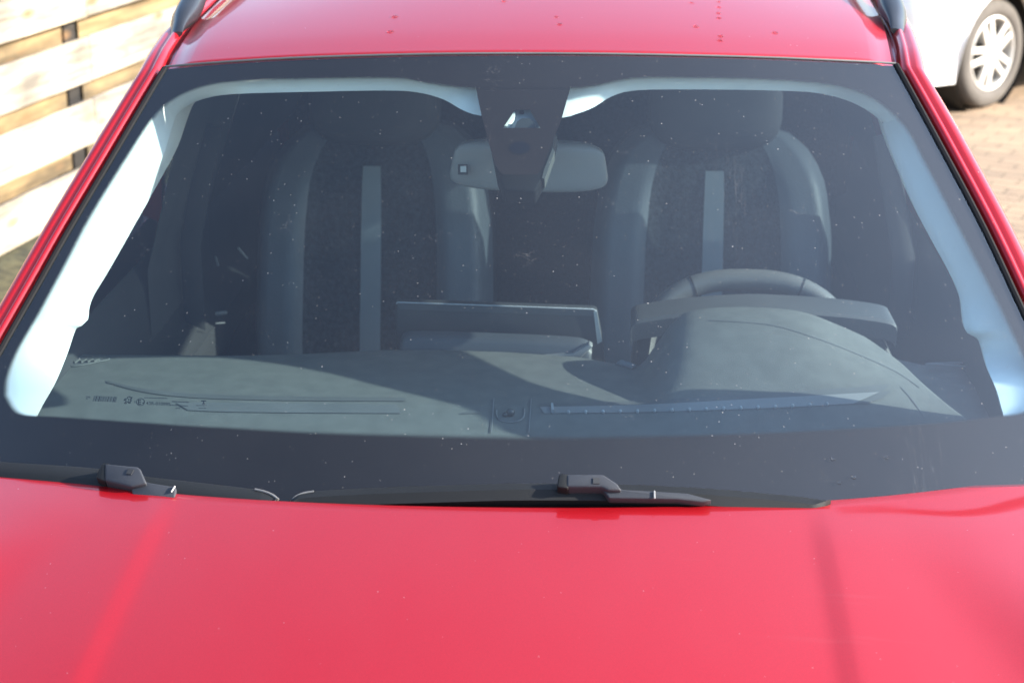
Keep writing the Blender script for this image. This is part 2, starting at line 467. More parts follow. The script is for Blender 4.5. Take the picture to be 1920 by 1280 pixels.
# bright rubber line along the top edge of the glass
topc = [gp(p.x, p.y + .003, .0005) for p in eT]
MB().tube(topc, .0020, 6).build('top_seal', plain('grey_seal', (.10, .10, .10), .6), windscreen)
for nm, E in (('l', eL), ('r', eR)):
    MB().tube([gp(p.x, p.y, -.001) for p in E], .0055, 8).build('side_seal', RUBBER, windscreen)

# ---- markings printed on the glass
PRINT = plain('printed_marks', (.01, .01, .014), .7)
mk = MB()
def gmark(px, py): x, s = g_px(px, py); return V((x, s, 0))
def gq(P): mk.poly([gp(p.x, p.y, -.0015) for p in P])
def mquad(x0, y0, x1, y1, sk=0):
    gq([gmark(x0 + sk, y0), gmark(x1 + sk, y0), gmark(x1, y1), gmark(x0, y1)])
xx = 173.0; y0 = 740.5
bars = [1, 1, 2.4, 1, 2.6, 1.4, 1, 1.4, .8, 1.2, 1, 2, .8, 1.6, 1, 2.2, 1.6, 1]
gaps = [.9, 1.3, 1.2, 1.2, 1.1, 1.0, 1.2, .9, 1.2, .9, 1.5, 1.1, 1.3, 1, 1.7, .8, .9, 1]
for b_, g_ in zip(bars, gaps):
    yy = y0 + (xx - 173) * .045
    mquad(xx, yy, xx + b_, yy + 10, 3.0); xx += b_ + g_ * .95
def stroke(pts, wd):
    P = [gmark(*p) for p in pts]; wd *= .00072
    for a, b in zip(P, P[1:]):
        d = (b - a).normalized(); n = V((-d.y, d.x, 0)) * wd
        gq([a + n - d * wd * .5, b + n + d * wd * .5, b - n + d * wd * .5, a - n - d * wd * .5])
# rearing lion emblem in outline
lion = [(239, 743), (242, 742), (245, 744), (247, 743), (246, 746), (244, 747), (246, 750), (243, 751), (244, 754), (241, 754), (240, 751), (238, 752), (236, 755), (233, 754), (236, 751), (235, 748), (232, 749), (234, 746), (238, 746), (239, 743)]
stroke(lion, 1.0)
stroke([(241, 746), (241, 749)], 1.0)
# E in a circle
stroke([(263 + 7.5 * cos(a), 752 + 6.6 * sin(a)) for a in [2 * pi * k / 28 for k in range(29)]], .8)
def gtext(txt, px, py, hpx, slope=.045, bold=.0):
    cu = bpy.data.curves.new('tmp', 'FONT'); cu.body = txt; cu.size = 1; cu.offset = bold
    ob = bpy.data.objects.new('tmp', cu); COL.objects.link(ob)
    dg = bpy.context.evaluated_depsgraph_get(); me = bpy.data.meshes.new_from_object(ob.evaluated_get(dg))
    o = len(mk.v)
    for v in me.vertices:
        q = gmark(px + v.co.x * hpx * 1.5, py - v.co.y * hpx * 1.35 + v.co.x * hpx * 1.5 * slope)
        mk.v.append(tuple(gp(q.x, q.y, -.0015)))
    for p in me.polygons: mk.f.append(tuple(o + i for i in p.vertices))
    bpy.data.objects.remove(ob); bpy.data.curves.remove(cu); bpy.data.meshes.remove(me)
gtext('29', 160, 746.5, 6, bold=.01)
gtext('E', 257.5, 756, 9, bold=.03)
gtext('4', 266, 756.5, 5, bold=.02)
gtext('43R-010995', 273.5, 757, 6.2, bold=.02)
gtext('II', 250.5, 754, 5)
random.seed(3)
for (x0, x1, y, h, sl_) in ((270, 313, 743.2, 1.7, .03), (322, 353, 750, 2.2, .05), (319, 352, 757, 1.8, .05), (329, 338, 763, 1.8, 0), (367, 387, 758, 1.4, 0), (372, 386, 763, 1.2, 0)):
    x = x0
    while x < x1:
        d = random.uniform(1.1, 2.4); mquad(x, y + (x - x0) * sl_, min(x1, x + d), y + h + (x - x0) * sl_); x += d + random.uniform(.5, 1.0)
stroke([(377, 750), (386, 750)], 1.4); stroke([(381.5, 750), (381.5, 755)], 1.2); stroke([(379, 755.5), (384, 755.5)], 1.0)
mk.build('printed_marks', PRINT, windscreen, smooth_ang=0, weld=0)

# ---- bonnet
def hood_z(x, y):
    ax = abs(x)
    z = 1.10 + .07 * y - .075 * y * y - .07 * x * x
    w_ = smooth(.388, .424, ax)                       # flank of the power dome
    ye = .015 + .36 * x * x
    z += .0033 * w_ * smooth(ye - .012, ye - .16, y)
    L_ = .52 + .42 * max(0, -y - .08)                # swell of the wing
    z += .014 * smooth(L_ - .03, L_ + .10, ax) * smooth(.15, -.6, y)
    # hollow beside the crease, then the wing swells up
    fl = smooth(.43, .58, ax)
    z += .030 * smooth(.50 + .25 * (-y - .1 if y < -.1 else 0) * .6, .80, ax) * smooth(.1, -.5, y)
    z -= .10 * smooth(-.75, -1.25, y) * (1 + ax)
    return z
hf = lambda p: p.z - hood_z(p.x, p.y)
edge_px = [(0, 873), (160, 899), (320, 921), (540, 937), (740, 943), (952, 946), (1180, 946), (1390, 941), (1610, 931), (1760, 914), (1920, 889)]
he = sorted([(p.x, p.y) for p in [on_f(a, b, hf, 1.0, 4) for a, b in edge_px]])
def hood_edge(x):
    if x < he[0][0]: return he[0][1] + (he[0][0] - x) * .75
    if x > he[-1][0]: return he[-1][1] + (x - he[-1][0]) * .75
    return lerp_list(he, x)
# smooth the edge curve with an even polynomial fit through the survey points
import numpy as np
A = np.array([[1, x, x * x, x ** 4] for x, y in he]); Y = np.array([y for x, y in he])
hc = np.linalg.lstsq(A, Y, rcond=None)[0]
def hood_edge(x): return float(hc[0] + hc[1] * x + hc[2] * x * x + hc[3] * x ** 4)
HWD = .76
hx = sorted(set([round(-HWD + 2 * HWD * i / 80, 4) for i in range(81)] + [s * v for s in (-1, 1) for v in (.385, .392, .398, .404, .41, .416, .422, .43, .44)]))
rows = []
for i in range(-4, 61):
    row = []
    for x in hx:
        ye = hood_edge(x); L = ye + 1.12 - .16 * abs(x) ** 2
        if i <= 0:
            a = (-i) / 4 * pi * .62; r = .007
            y = ye - r + r * sin(a); z = hood_z(x, ye - r) - r * (1 - cos(a)) - (.012 if i == -4 else 0)
        else:
            y = ye - .007 - (L - .007) * (i / 60) ** 1.0; z = hood_z(x, y)
        row.append((x, y, z))
    rows.append(row)
MB().grid(rows).build('bonnet', RED, car, smooth_ang=75)

# cowl below the glass
cx = [-.80 + 1.6 * i / 40 for i in range(41)]
MB().grid([[(x, hood_edge(x) - .06, hood_z(x, hood_edge(x)) - .075) for x in cx],
           [(x, hood_edge(x) + .005, hood_z(x, hood_edge(x)) - .075) for x in cx],
           [tuple(gp(x, 0 + .17 * (x / .8) ** 2, -.012)) for x in cx],
           [tuple(gp(x, .05 + .17 * (x / .8) ** 2, -.012)) for x in cx]]).build('cowl_panel', BLACKPL, car, smooth_ang=60)

# ---- roof
def roofT(x):      # top edge of glass at x -> y,z
    s = lerp_list([(p.x, p.y) for p in eT], x); return gp(x, s)
xl0, xr0 = eT[0].x, eT[-1].x
def hw(t): return lerp_list([(0, 0.0), (.25, .016), (.8, .02), (1.6, -.01), (2.3, -.06)], t)
def dz(t): return lerp_list([(0, 0), (.02, .006), (.1, .0195), (.25, .041), (.4, .057), (.6, .071), (.85, .080), (1.1, .076), (1.5, .052), (2.0, .0), (2.3, -.045)], t)
ts = [0, .004, .01, .02, .04, .07] + [.1 + .05 * i for i in range(45)]
dzs = {}
cp = catmull([(a, b, 0) for a, b in [(0, 0), (.1, .0195), (.25, .041), (.4, .057), (.6, .071), (.85, .080), (1.1, .076), (1.5, .052), (2.0, .0), (2.3, -.045)]], 12)
dzl = [(p.x, p.y) for p in cp]
def roof_pt(u, t):       # u in 0..1 across
    x0 = xl0 + .004 + (xr0 - xl0 - .008) * u
    p = roofT(x0); k = (u - .5) * 2
    x = x0 + k * hw(t)
    z = p.z + .004 + lerp_list(dzl, t) - .010 * smooth(.0, .5, t) * k * k * 1.5
    # edge roll-off at the sides
    z -= .010 * smooth(.90, 1.0, abs(k)) ** 2
    # straighten the fore-aft bow as we go back
    y = p.y + .006 + t - (p.y - roofT(0).y) * smooth(.3, 1.6, t)
    return V((x, y, z))
us = [i / 60 for i in range(61)]; us = sorted(set(us + [.004, .01, .02, .03, .97, .98, .99, .996]))
rows = [[roof_pt(u, 0) + V((0, .014, -.013)) for u in us], [roof_pt(u, 0) + V((0, .006, -.0085)) for u in us], [roof_pt(u, 0) + V((0, .0005, -.004)) for u in us], [roof_pt(u, 0) + V((0, .0008, -.0012)) for u in us]] + [[roof_pt(u, t) for u in us] for t in ts[1:]]
roof = MB().grid(rows).build('roof', RED, car, smooth_ang=75)
from mathutils.bvhtree import BVHTree
rbvh = BVHTree.FromPolygons([v.co for v in roof.data.vertices], [p.vertices for p in roof.data.polygons])
def on_roof(px, py):
    h = rbvh.ray_cast(CAM, ray(px, py)); return (h[0], h[1]) if h[0] else (None, None)

# ---- A-pillars and cant rails: one swept body side frame each side
prof = [(.001, -.014), (.008, -.016), (.011, -.004), (.013, .002), (.017, .0048), (.021, .0042), (.0245, .0008), (.027, .0012), (.031, .0045), (.039, .0045), (.048, -.001), (.056, -.009), (.062, -.019), (.0645, -.025), (.061, -.029), (.0655, -.033), (.068, -.046), (.058, -.06)]
sidepaths = {}
for sgn, E in ((-1, eL), (1, eR[::-1])):
    P = [gp(p.x, p.y) for p in E]           # bottom -> top
    NR = [GN - V((-.34 * p.x, 0, 0)) * 1 for p in P]
    NR = [V((-.34 * -p.x, -sin(PHI), cos(PHI))).normalized() for p in P]
    top = P[-1]
    uu = 0 if sgn < 0 else 1
    for t in (.1, .2, .35, .5, .7, .9, 1.1, 1.4, 1.7, 2.0, 2.25):
        q = roof_pt(uu, t) + V((sgn * .006, 0, .004)); P.append(q); NR.append(V((sgn * .22, -.1 * (1 - t / 2), 1)).normalized())
    # smooth the corner
    P2 = P[:-11]; P = catmull(P[:len(P) - 11:4] + [P[len(P) - 12]] * (0) + P[-11:], 6) if False else P
    rows = []
    for i, p in enumerate(P):
        a = P[max(0, i - 2)]; b = P[min(len(P) - 1, i + 2)]; T = (b - a).normalized()
        n0 = sum((NR[k] for k in range(max(0, i - 5), min(len(P), i + 6))), V((0, 0, 0))).normalized()
        B = T.cross(n0).normalized();
        if B.x * sgn < 0: B = -B
        n0 = (n0 - T * n0.dot(T)).normalized()
        rows.append([p + B * bb * 1.0 + n0 * nn for bb, nn in prof])
    sidepaths[sgn] = rows
    MB().grid(rows).build('pillar_frame', RED, car, smooth_ang=50)

# drip channel between roof panel and frame
for sgn in (-1, 1):
    uu = 0 if sgn < 0 else 1
    tt = [.0, .1, .25, .4, .6, .9, 1.2, 1.6, 2.0, 2.25]
    MB().grid([[roof_pt(uu, t) + V((-sgn * .010, 0, -.012)) for t in tt], [roof_pt(uu, t) + V((sgn * .02, 0, -.012)) for t in tt]]).build('drip_channel', REDIN, car, smooth_ang=60)

# ---- roof rails
def rail(sgn, foot):
    uu = 0 if sgn < 0 else 1
    t0 = foot
    pts = []
    for t, h in ((t0, -.004), (t0 + .035, .010), (t0 + .09, .026), (t0 + .2, .046), (t0 + .4, .052), (t0 + .7, .052), (t0 + 1.0, .05), (t0 + 1.25, .046), (t0 + 1.4, .030), (t0 + 1.48, .0)):
        q = roof_pt(uu, t); pts.append(V((q.x + sgn * .020, q.y, q.z + .010 + h)))
    P = catmull(pts, 6); rows = []
    zr = [roof_pt(uu, lerp_list([(q.y, tt_) for q, tt_ in zip([roof_pt(uu, .05 * k) for k in range(46)], [.05 * k for k in range(46)])], p.y)).z for p in P]
    Ltot = P[-1].y - P[0].y
    for i, (p, z0) in enumerate(zip(P, zr)):
        k = (p.y - P[0].y); e = min(k, Ltot - k)
        w2 = .010 + .013 * smooth(0, .10, e); top = p.z
        bot = z0 - .006 + max(0, (top - .026) - (z0 - .006)) * smooth(.13, .22, e)
        cx_, hh = p.x, (top - bot) / 2; sec = []
        for q in range(16):
            a = 2 * pi * q / 16; ee = .62
            cs = math.copysign(abs(cos(a)) ** ee, cos(a)); sn = math.copysign(abs(sin(a)) ** ee, sin(a))
            sec.append(V((cx_ + w2 * cs * (1 - .22 * max(0, sn)) - sgn * .006 * sn, p.y, (top + bot) / 2 + hh * sn)))
        rows.append(sec)
    m = MB().grid(rows, close=True)
    m.f.append(tuple(range(16))); m.f.append(tuple(range(len(m.v) - 16, len(m.v))))
    m.build('roof_rail', plain('satin_black_rail', (.02, .021, .024), .3), car, smooth_ang=45)
rail(-1, .19); rail(1, .19)

# ---- side body: glass, doors, wings (seen only from a step aside)
def waist(sgn, y):
    x = lerp_list([(-1.0, .80), (-.6, .84), (0, .86), (.5, .87), (1.5, .875), (2.5, .86), (3.0, .80)], y)
    z = lerp_list([(-1.1, .86), (-.6, .97), (0, 1.01), (.3, 1.02), (1.5, 1.04), (2.5, 1.08), (3.0, 1.09)], y)
    return V((sgn * x, y, z))
for sgn in (-1, 1):
    rows = sidepaths[sgn]
    # side glass from frame to waist
    lo, up = [], []
    for r in rows:
        p = r[-2]
        if p.y < .42 or p.y > 2.6: continue
        wz = waist(sgn, p.y)
        up.append(p + V((-sgn * .008, 0, 0))); lo.append(V((wz.x - sgn * .03, p.y, wz.z)))
    for g0, g1, gm in ((0, 1.45, FGLASS if sgn < 0 else CGLASS), (1.45, 9, SGLASS)):
        ab = [(a, b) for a, b in zip(lo, up) if g0 <= a.y <= g1 + .25]
        MB().grid([[a.lerp(b, k / 6) + V((sgn * .02 * sin(pi * k / 6), 0, 0)) for a, b in ab] for k in range(7)]).build('side_window', gm, car, smooth_ang=60)
    # body side skin
    ysn = [-1.08, -1.0, -.9, -.75, -.5, -.2, 0, .2, .42, .8, 1.2, 1.6, 2.0, 2.4, 2.7, 2.9, 3.02]
    sk = []
    for y in ysn:
        wv = waist(sgn, y); e = sgn * lerp_list([(-1.08, -.16), (-.9, -.06), (-.7, 0), (2.7, 0), (3.02, -.12)], y)
        r = [wv + V((-sgn * .03, 0, .0)), wv, V((sgn * .905 + e, y, wv.z - .06)), V((sgn * .92 + e, y, .82)), V((sgn * .915 + e, y, .68)), V((sgn * .90 + e, y, .5)), V((sgn * .89 + e, y, .30)), V((sgn * .80 + e, y, .24))]
        sk.append(r)
    MB().grid(sk).build('body_side', RED, car, smooth_ang=50)
    # wing: from bonnet side to waist
    ysw = [-1.05 + .08 * i for i in range(19)]
    wr = []
    for y in ysw:
        yy = min(y, hood_edge(sgn * HWD))
        a = V((sgn * (HWD + .004), y, hood_z(HWD, yy))) ; b = waist(sgn, y) + V((-sgn * .03, 0, 0))
        wr.append([a + V((0, 0, -.012)), a, a.lerp(b, .35) + V((0, 0, .010)), a.lerp(b, .7) + V((0, 0, .008)), b])
    MB().grid(wr).build('wing', RED, car, smooth_ang=50)
    # filler between pillar foot and waist
    lowr = [r[-1] for r in rows if r[-1].y <= .60]
    MB().grid([lowr, [waist(sgn, p.y) + V((-sgn * .03, 0, 0)) for p in lowr]]).build('quarter_trim', BLACKPL, car)
    # inner door panel, B-pillar trim, belt
    xin = .765
    MB().grid([[(sgn * (xin + .02), y, 1.035) for y in (.35, 1.0, 1.6, 2.6)], [(sgn * xin, y, 1.0) for y in (.35, 1.0, 1.6, 2.6)], [(sgn * (xin - .01), y, .86) for y in (.35, 1.0, 1.6, 2.6)], [(sgn * (xin - .07), y, .83) for y in (.35, 1.0, 1.6, 2.6)], [(sgn * (xin - .07), y, .76) for y in (.35, 1.0, 1.6, 2.6)], [(sgn * xin, y, .70) for y in (.35, 1.0, 1.6, 2.6)], [(sgn * xin, y, .25) for y in (.35, 1.0, 1.6, 2.6)]]).build('door_panel', DARKIN, car, smooth_ang=60)
    py_ = ((1.22, 1.40, 1.56, 1.72), (1.20, 1.38, 1.55, 1.72), (1.12, 1.32, 1.53, 1.75)) if sgn < 0 else ((1.42, 1.46, 1.56, 1.60), (1.42, 1.46, 1.55, 1.60), (1.42, 1.46, 1.53, 1.56))
    MB().grid([[(sgn * xin, y, .3) for y in py_[0]], [(sgn * (xin - .01), y, 1.03) for y in py_[1]], [(sgn * (xin - .16), y, 1.50) for y in py_[2]]]).build('door_post_trim', plain('post_trim', (.04, .043, .048), .6), car, smooth_ang=60)
    MB().grid([[(sgn * (xin - .005), y, 1.02) for y in (1.72, 2.3, 2.7, 2.99)], [(sgn * (xin - .09), y, 1.28) for y in (1.75, 2.3, 2.6, 2.95)], [(sgn * (xin - .19), y, 1.50) for y in (1.80, 2.3, 2.6, 2.90)]]).build('rear_quarter_trim', DARKIN, car, smooth_ang=60)
    rr2 = sidepaths[sgn]
    lw = [r[0] + V((sgn * .012, 0, -.015)) for r in rr2 if r[0].y < .56]
    MB().grid([lw, [V((p.x + sgn * .16, p.y, .90)) for p in lw]]).build('sun_shield', DARKIN, car, smooth_ang=60)  # added screen that keeps side sun off the foot of the pillar trim
    MB().grid([[r[-1] + V((-sgn * .002, 0, .002)) for r in rr2], [r[0] + V((0, 0, -.030)) for r in rr2]]).build('inner_rail_trim', DARKIN, car, smooth_ang=60)
    MB().tube([(sgn * .73, 1.44, .4), (sgn * .725, 1.42, 1.02), (sgn * .67, 1.43, 1.27)], .022, 8, sx=.15).build('seat_belt', BELT, car)
    for y, z in ((-.62, .34), (2.05, .34)):
        wh = empty('wheel', car)
        MB().lathe([(.215, -.1), (.30, -.105), (.335, -.08), (.342, 0), (.335, .08), (.30, .105), (.215, .1)], (sgn * .81, y, z), (1, 0, 0)).build('tyre', RUBBER, wh)
        c = V((sgn * .81, y, z)); mm = MB().lathe([(.22, -.09), (.22, .08), (.205, .085), (.20, .05)], c, (sgn, 0, 0))
        for k in range(5):
            a = 2 * pi * k / 5; d = V((0, cos(a), sin(a))); t = V((0, -sin(a), cos(a)))
            mm.prism([c + V((sgn * .06, 0, 0)) + d * .02 + t * .03, c + V((sgn * .05, 0, 0)) + d * .205 + t * .018, c + V((sgn * .05, 0, 0)) + d * .205 - t * .018, c + V((sgn * .06, 0, 0)) + d * .02 - t * .03], V((sgn * .025, 0, 0)))
        mm.build('rim', CHROME, wh)
    # door mirror
    dm = empty('door_mirror', car)
    MB().superell((sgn * 1.0, .42, 1.10), (.22, .13, .15), 2.8).build('mirror_cap', RED, dm)
    MB().tube([(sgn * .86, .45, 1.03), (sgn * .95, .44, 1.06)], .025, 8).build('mirror_arm', BLACKPL, dm)
    # headlight
    MB().superell((sgn * .66, -1.06, .78), (.30, .16, .12), 2.6).build('headlight', plain('lamp_lens', (.5, .52, .55), .08, coat=1), car)
MB().superell((0, -1.08, .48), (1.68, .34, .50), 5).build('front_bumper', RED, car)
MB().superell((0, -1.19, .62), (1.0, .16, .24), 4).build('grille', BLACKPL, car)
MB().superell((0, 2.98, .52), (1.70, .34, .54), 5).build('rear_bumper', BLACKPL, car)
tr = [roof_pt(u / 12, 2.28) for u in range(13)]
MB().grid([tr, [V((-.66 + 1.32 * u / 12, 2.98, 1.10)) for u in range(13)]]).build('rear_window', SGLASS, car)
MB().grid([[V((-.80 + 1.6 * u / 12, 3.0, 1.10)) for u in range(13)], [V((-.82 + 1.64 * u / 12, 3.06, .9)) for u in range(13)], [V((-.82 + 1.64 * u / 12, 3.05, .6)) for u in range(13)]]).build('tailgate', RED, car)
MB().prism([on_y(a, b, 1.47) for a, b in ((258, 300), (303, 270), (303, 418), (268, 404))], V((0, .03, 0))).build('door_frame', RED, car)
for a_, b_, r_ in (((404, 481), (409, 498), .0022), ((446, 464), (464, 485), .0022), ((404, 588), (425, 585), .004), ((404, 606), (422, 605), .0015)):
    MB().tube([on_y(*a_, 1.40), on_y(*b_, 1.41)], r_, 8).build('belt_fitting', plain('fitting_metal', (.16, .17, .18), .5) if 'fitting_metal' not in bpy.data.materials else bpy.data.materials['fitting_metal'], car)
MB().box((0, 2.975, .75), (1.62, .02, .72)).build('tailgate_lining', DARKIN, car)
MB().box((0, .9, .22), (1.6, 4.1, .06)).build('floor_pan', CARPET, car)
MB().grid([[(x, -.9, .35), (x, -.9, .84), (x, .04, .93), (x, .35, .90)] for x in (-.74, .74)]).build('engine_cover', DARKIN, car)
MB().box((0, .30, .55), (1.5, .03, .62)).build('bulkhead', DARKIN, car)

# ---- headliner and pale front header trim
hl = []
for t in (.03, .10, .3, .7, 1.2, 1.8, 2.2):
    hl.append([roof_pt(u, t) + V((0, 0, -.045)) for u in [i / 12 for i in range(13)]])
MB().grid(hl).build('headliner', plain('headliner_fabric', (.30, .30, .29), .95, var=.04), car, smooth_ang=60)
def foldk(y): return lerp_list([(200, 1.0), (320, .8), (430, .35), (560, .15), (800, .12)], y)
def strip(inner_px, outer_px_, off_in, off_out, fold, name, mat, n=60, bulge=.006, nseg=6, foldn=None):
    a = resample(catmull([(x, y, 0) for x, y in inner_px], 6), n); b = resample(catmull([(x, y, 0) for x, y in outer_px_], 6), n)
    rows = []
    for k in range(nseg + 1):
        t = k / nseg
        rows.append([on_g(p.x + (q.x - p.x) * t, p.y + (q.y - p.y) * t, ((off_in(p) if callable(off_in) else off_in) * (1 - t) + (off_out(p) if callable(off_out) else off_out) * t + bulge * sin(pi * t)) * (1 - .62 * smooth(650, 730, p.y))) for p, q in zip(a, b)])
    pre = []
    for j, d in enumerate((1.0, .75, .5, .25, .08)):
        pre.append([r + V(fold) * d * (foldk(p.y) if fold[0] else 1) for r, p in zip(rows[0], a)])
    pre[-1] = [r + V(fold) * .05 for r in rows[0]]
    return MB().grid(pre + rows).build(name, mat, car, smooth_ang=60)
header = [(318, 240), (328, 218), (352, 198), (392, 183), (450, 176), (600, 172), (720, 170), (780, 173), (830, 186), (868, 207), (900, 217), (960, 222), (1050, 221), (1080, 214), (1112, 202), (1145, 182), (1190, 170), (1300, 168), (1450, 170), (1540, 176), (1610, 198), (1665, 240), (1690, 285)]
header_o = [(262, 205), (285, 172), (330, 145), (390, 132), (450, 128), (600, 122), (720, 120), (780, 119), (830, 118), (868, 118), (900, 118), (960, 118), (1050, 118), (1080, 118), (1112, 118), (1145, 118), (1190, 119), (1300, 120), (1450, 124), (1540, 130), (1640, 142), (1690, 185), (1735, 250)]
strip(header, header_o, lambda p: -.042 - .036 * max(smooth(480, 330, p.x), smooth(1520, 1670, p.x)), -.02, (0, .10, .015), 'header_trim', TRIM, n=120)
pl = [(97, 724), (120, 668), (136, 622), (150, 612), (158, 606), (161, 582), (170, 558), (192, 520), (240, 430), (278, 350), (306, 290), (320, 245), (332, 212), (352, 186)]
plo = [(-40, 700), (-10, 640), (5, 612), (15, 590), (22, 575), (32, 560), (45, 536), (66, 500), (110, 420), (160, 335), (200, 265), (225, 225), (250, 185), (280, 150)]
strip([(56, 800), (74, 765)] + pl, [(-75, 800), (-58, 750)] + plo, -.080, -.006, (-.014, .17, -.02), 'pillar_trim', TRIM, n=90, bulge=.012)
pr = [(1885, 790), (1878, 765), (1868, 730), (1851, 690), (1836, 640), (1812, 622), (1806, 598), (1801, 560), (1782, 515), (1752, 460), (1718, 395), (1690, 330), (1668, 275), (1655, 232)]
pro = [(2040, 800), (2025, 760), (2000, 720), (1975, 660), (1955, 615), (1940, 590), (1930, 570), (1915, 540), (1888, 490), (1860, 435), (1825, 370), (1790, 300), (1762, 250), (1738, 205)]
strip(pr, pro, -.080, -.006, (.014, .17, -.02), 'pillar_trim', TRIM, n=90, bulge=.012)

# ---- dashboard
DZ = 1.0
fe_px = [(-40, 662), (60, 664), (200, 666), (420, 668), (560, 665), (640, 661), (720, 657), (820, 657), (950, 661), (1080, 670), (1150, 682), (1210, 690), (1330, 688), (1500, 688), (1620, 690), (1690, 712), (1760, 752), (1820, 790), (1880, 822)]
fe = sorted([(p.x, p.y) for p in [on_z(a, b, DZ) for a, b in fe_px]])
def hump(x, y):
    px_ = x
    h = lerp_list(HX, x)
    return h * smooth(.50, .80, y)
def pxx(px): return on_z(px, 688, DZ).x
HX = [(p.x, p.y) for p in catmull([(pxx(a), h, 0) for a, h in ((1150, 0), (1195, .0), (1225, .035), (1270, .090), (1330, .104), (1420, .105), (1500, .097), (1570, .074), (1640, .046), (1710, .018), (1780, .0), (1900, 0))], 8)]
def dash_z(x, y): return DZ + .012 * smooth(.3, .7, y) * 0 - .03 * smooth(.45, .1, y) + max(0, hump(x, y)) - .018 * smooth(.60, .52, y)
xs = [-.80 + 1.52 * i / 150 for i in range(151)]
rows = []
for i in range(46):
    row = []
    for x in xs:
        ye = lerp_list(fe, x); y = .06 + (ye - .06) * min(1, i / 40)
        if i <= 40: row.append((x, y, dash_z(x, y)))
        else:
            a = (i - 40) / 5; r = .018
            row.append((x, ye + r * sin(a * pi / 2) + (.02 if i == 45 else 0), dash_z(x, ye) - r * (1 - cos(a * pi / 2)) - (.20 if i == 45 else 0)))
    rows.append(row)
dash = MB().grid(rows).build('dashboard', DASH, car, smooth_ang=70)
dbvh = BVHTree.FromPolygons([v.co for v in dash.data.vertices], [p.vertices for p in dash.data.polygons])
def on_d(px, py, lift=.0015):
    h = dbvh.ray_cast(CAM, ray(px, py))
    return (h[0] + V((0, 0, lift))) if h[0] else on_z(px, py, DZ + lift)
# side piece of the dashboard at the right, lower, with its vent
sp_ = [(1480, 640), (1620, 660), (1730, 684), (1800, 678), (1860, 676), (1990, 676)]
b_ = [on_z(a, b, .955) for a, b in sp_]
MB().grid([[V((p.x, p.y, .955)) for p in b_], [V((p.x, p.y - .16, .962)) for p in b_], [V((p.x, p.y - .4, .955)) for p in b_]] + []).build('dashboard_end', DASH, car, smooth_ang=60, solid=.05)
# body of the dashboard below
MB().box((0, .60, .78), (1.50, .45, .32)).build('dashboard_lower', DARKIN, car, bevel=.03)

def dstrip(a_px, b_px, name, mat, parent, lift=.0015, n=40, thick=.0):
    a = resample(catmull([(x, y, 0) for x, y in a_px], 4), n); b = resample(catmull([(x, y, 0) for x, y in b_px], 4), n)
    return MB().grid([[on_d(p.x, p.y, lift) for p in a], [on_d((p.x + q.x) / 2, (p.y + q.y) / 2, lift) for p, q in zip(a, b)], [on_d(q.x, q.y, lift) for q in b]]).build(name, mat, parent, smooth_ang=60)
# defroster slot, right, below a shadow stripe painted as a darker strip
dstrip([(1010, 757), (1200, 752), (1450, 737), (1668, 722)], [(1012, 764), (1200, 760), (1450, 747), (1655, 736)], 'defrost_slot_and_shade', DASHD, dash, .0012)
slot = dstrip([(1012, 764), (1200, 760), (1450, 747), (1650, 736)], [(1020, 776), (1200, 774), (1450, 766), (1600, 758)], 'defrost_slot_and_shade', DASHL, dash, .0016)
dstrip([(1600, 758), (1625, 749), (1650, 737)], [(1625, 758), (1655, 748), (1672, 733)], 'slot_shadow_wall', DASHD, dash, .002)
for k in range(16):
    px = 1066 + 32.3 * k; 
    if px > 1560: break
    py = lerp_list([(1020, 775), (1200, 773), (1450, 765), (1600, 757)], px)
    c = on_d(px, py, .002); MB().superell(c, (.0055, .006, .007), 2).build('slot_rib', plain('rib', (.3, .31, .32), .35) if k == 0 else bpy.data.materials['rib'], slot)
MB().prism([on_d(1034, 776), on_d(1039, 776), on_d(1037, 763), on_d(1033, 763)], V((0, 0, .006))).build('slot_rib', bpy.data.materials['rib'], slot)
# pillar shadow band painted as a darker strip, then the defroster slot, left
dstrip([(200, 714), (260, 728), (330, 736), (420, 741), (560, 744), (760, 746)], [(200, 718), (260, 734), (330, 744), (420, 749), (560, 752), (760, 753)], 'defrost_slot_and_shade', DASHD, dash, .0012)
dstrip([(330, 756), (420, 756), (560, 757), (745, 759)], [(352, 770), (420, 773), (560, 775), (752, 776)], 'defrost_slot_and_shade', plain('slot_shade', (.092, .098, .102), .5), dash, .0014)
dstrip([(862, 776), (880, 770), (900, 762)], [(862, 777), (885, 776), (900, 776)], 'panel_seam', DASHD, dash, .0012)
# centre cover with grooves and light sensor
for x0, x1 in ((923, 918), (993, 988)):
    dstrip([(x0, 748), (x1, 812)], [(x0 + 2.5, 748), (x1 + 3, 812)], 'panel_groove', DASHD, dash, .0012, 12)
    dstrip([(x0 + 2.5, 748), (x1 + 3, 812)], [(x0 + 4.0, 748), (x1 + 4.5, 812)], 'panel_seam', DASHL, dash, .0016, 12)
dring = [(930, 768), (930, 778), (934, 786), (945, 790), (958, 791), (970, 789), (979, 784), (982, 776), (982, 766)]
MB().tube([on_d(x, y, .001) for x, y in [(p.x, p.y) for p in catmull([(a, b, 0) for a, b in dring], 5)]], .0012, 6).build('panel_groove', DASHD, dash)
MB().tube([on_d(x + 1.2, y + 1.4, .0012) for x, y in [(p.x, p.y) for p in catmull([(a, b, 0) for a, b in dring], 5)]], .0009, 6).build('panel_seam', DASHL, dash)
MB().superell(on_d(957, 778, .004), (.014, .012, .014), 2).superell(on_d(948, 779, .002), (.010, .010, .008), 2).build('light_sensor', plain('sensor_dome', (.05, .052, .055), .15), dash)
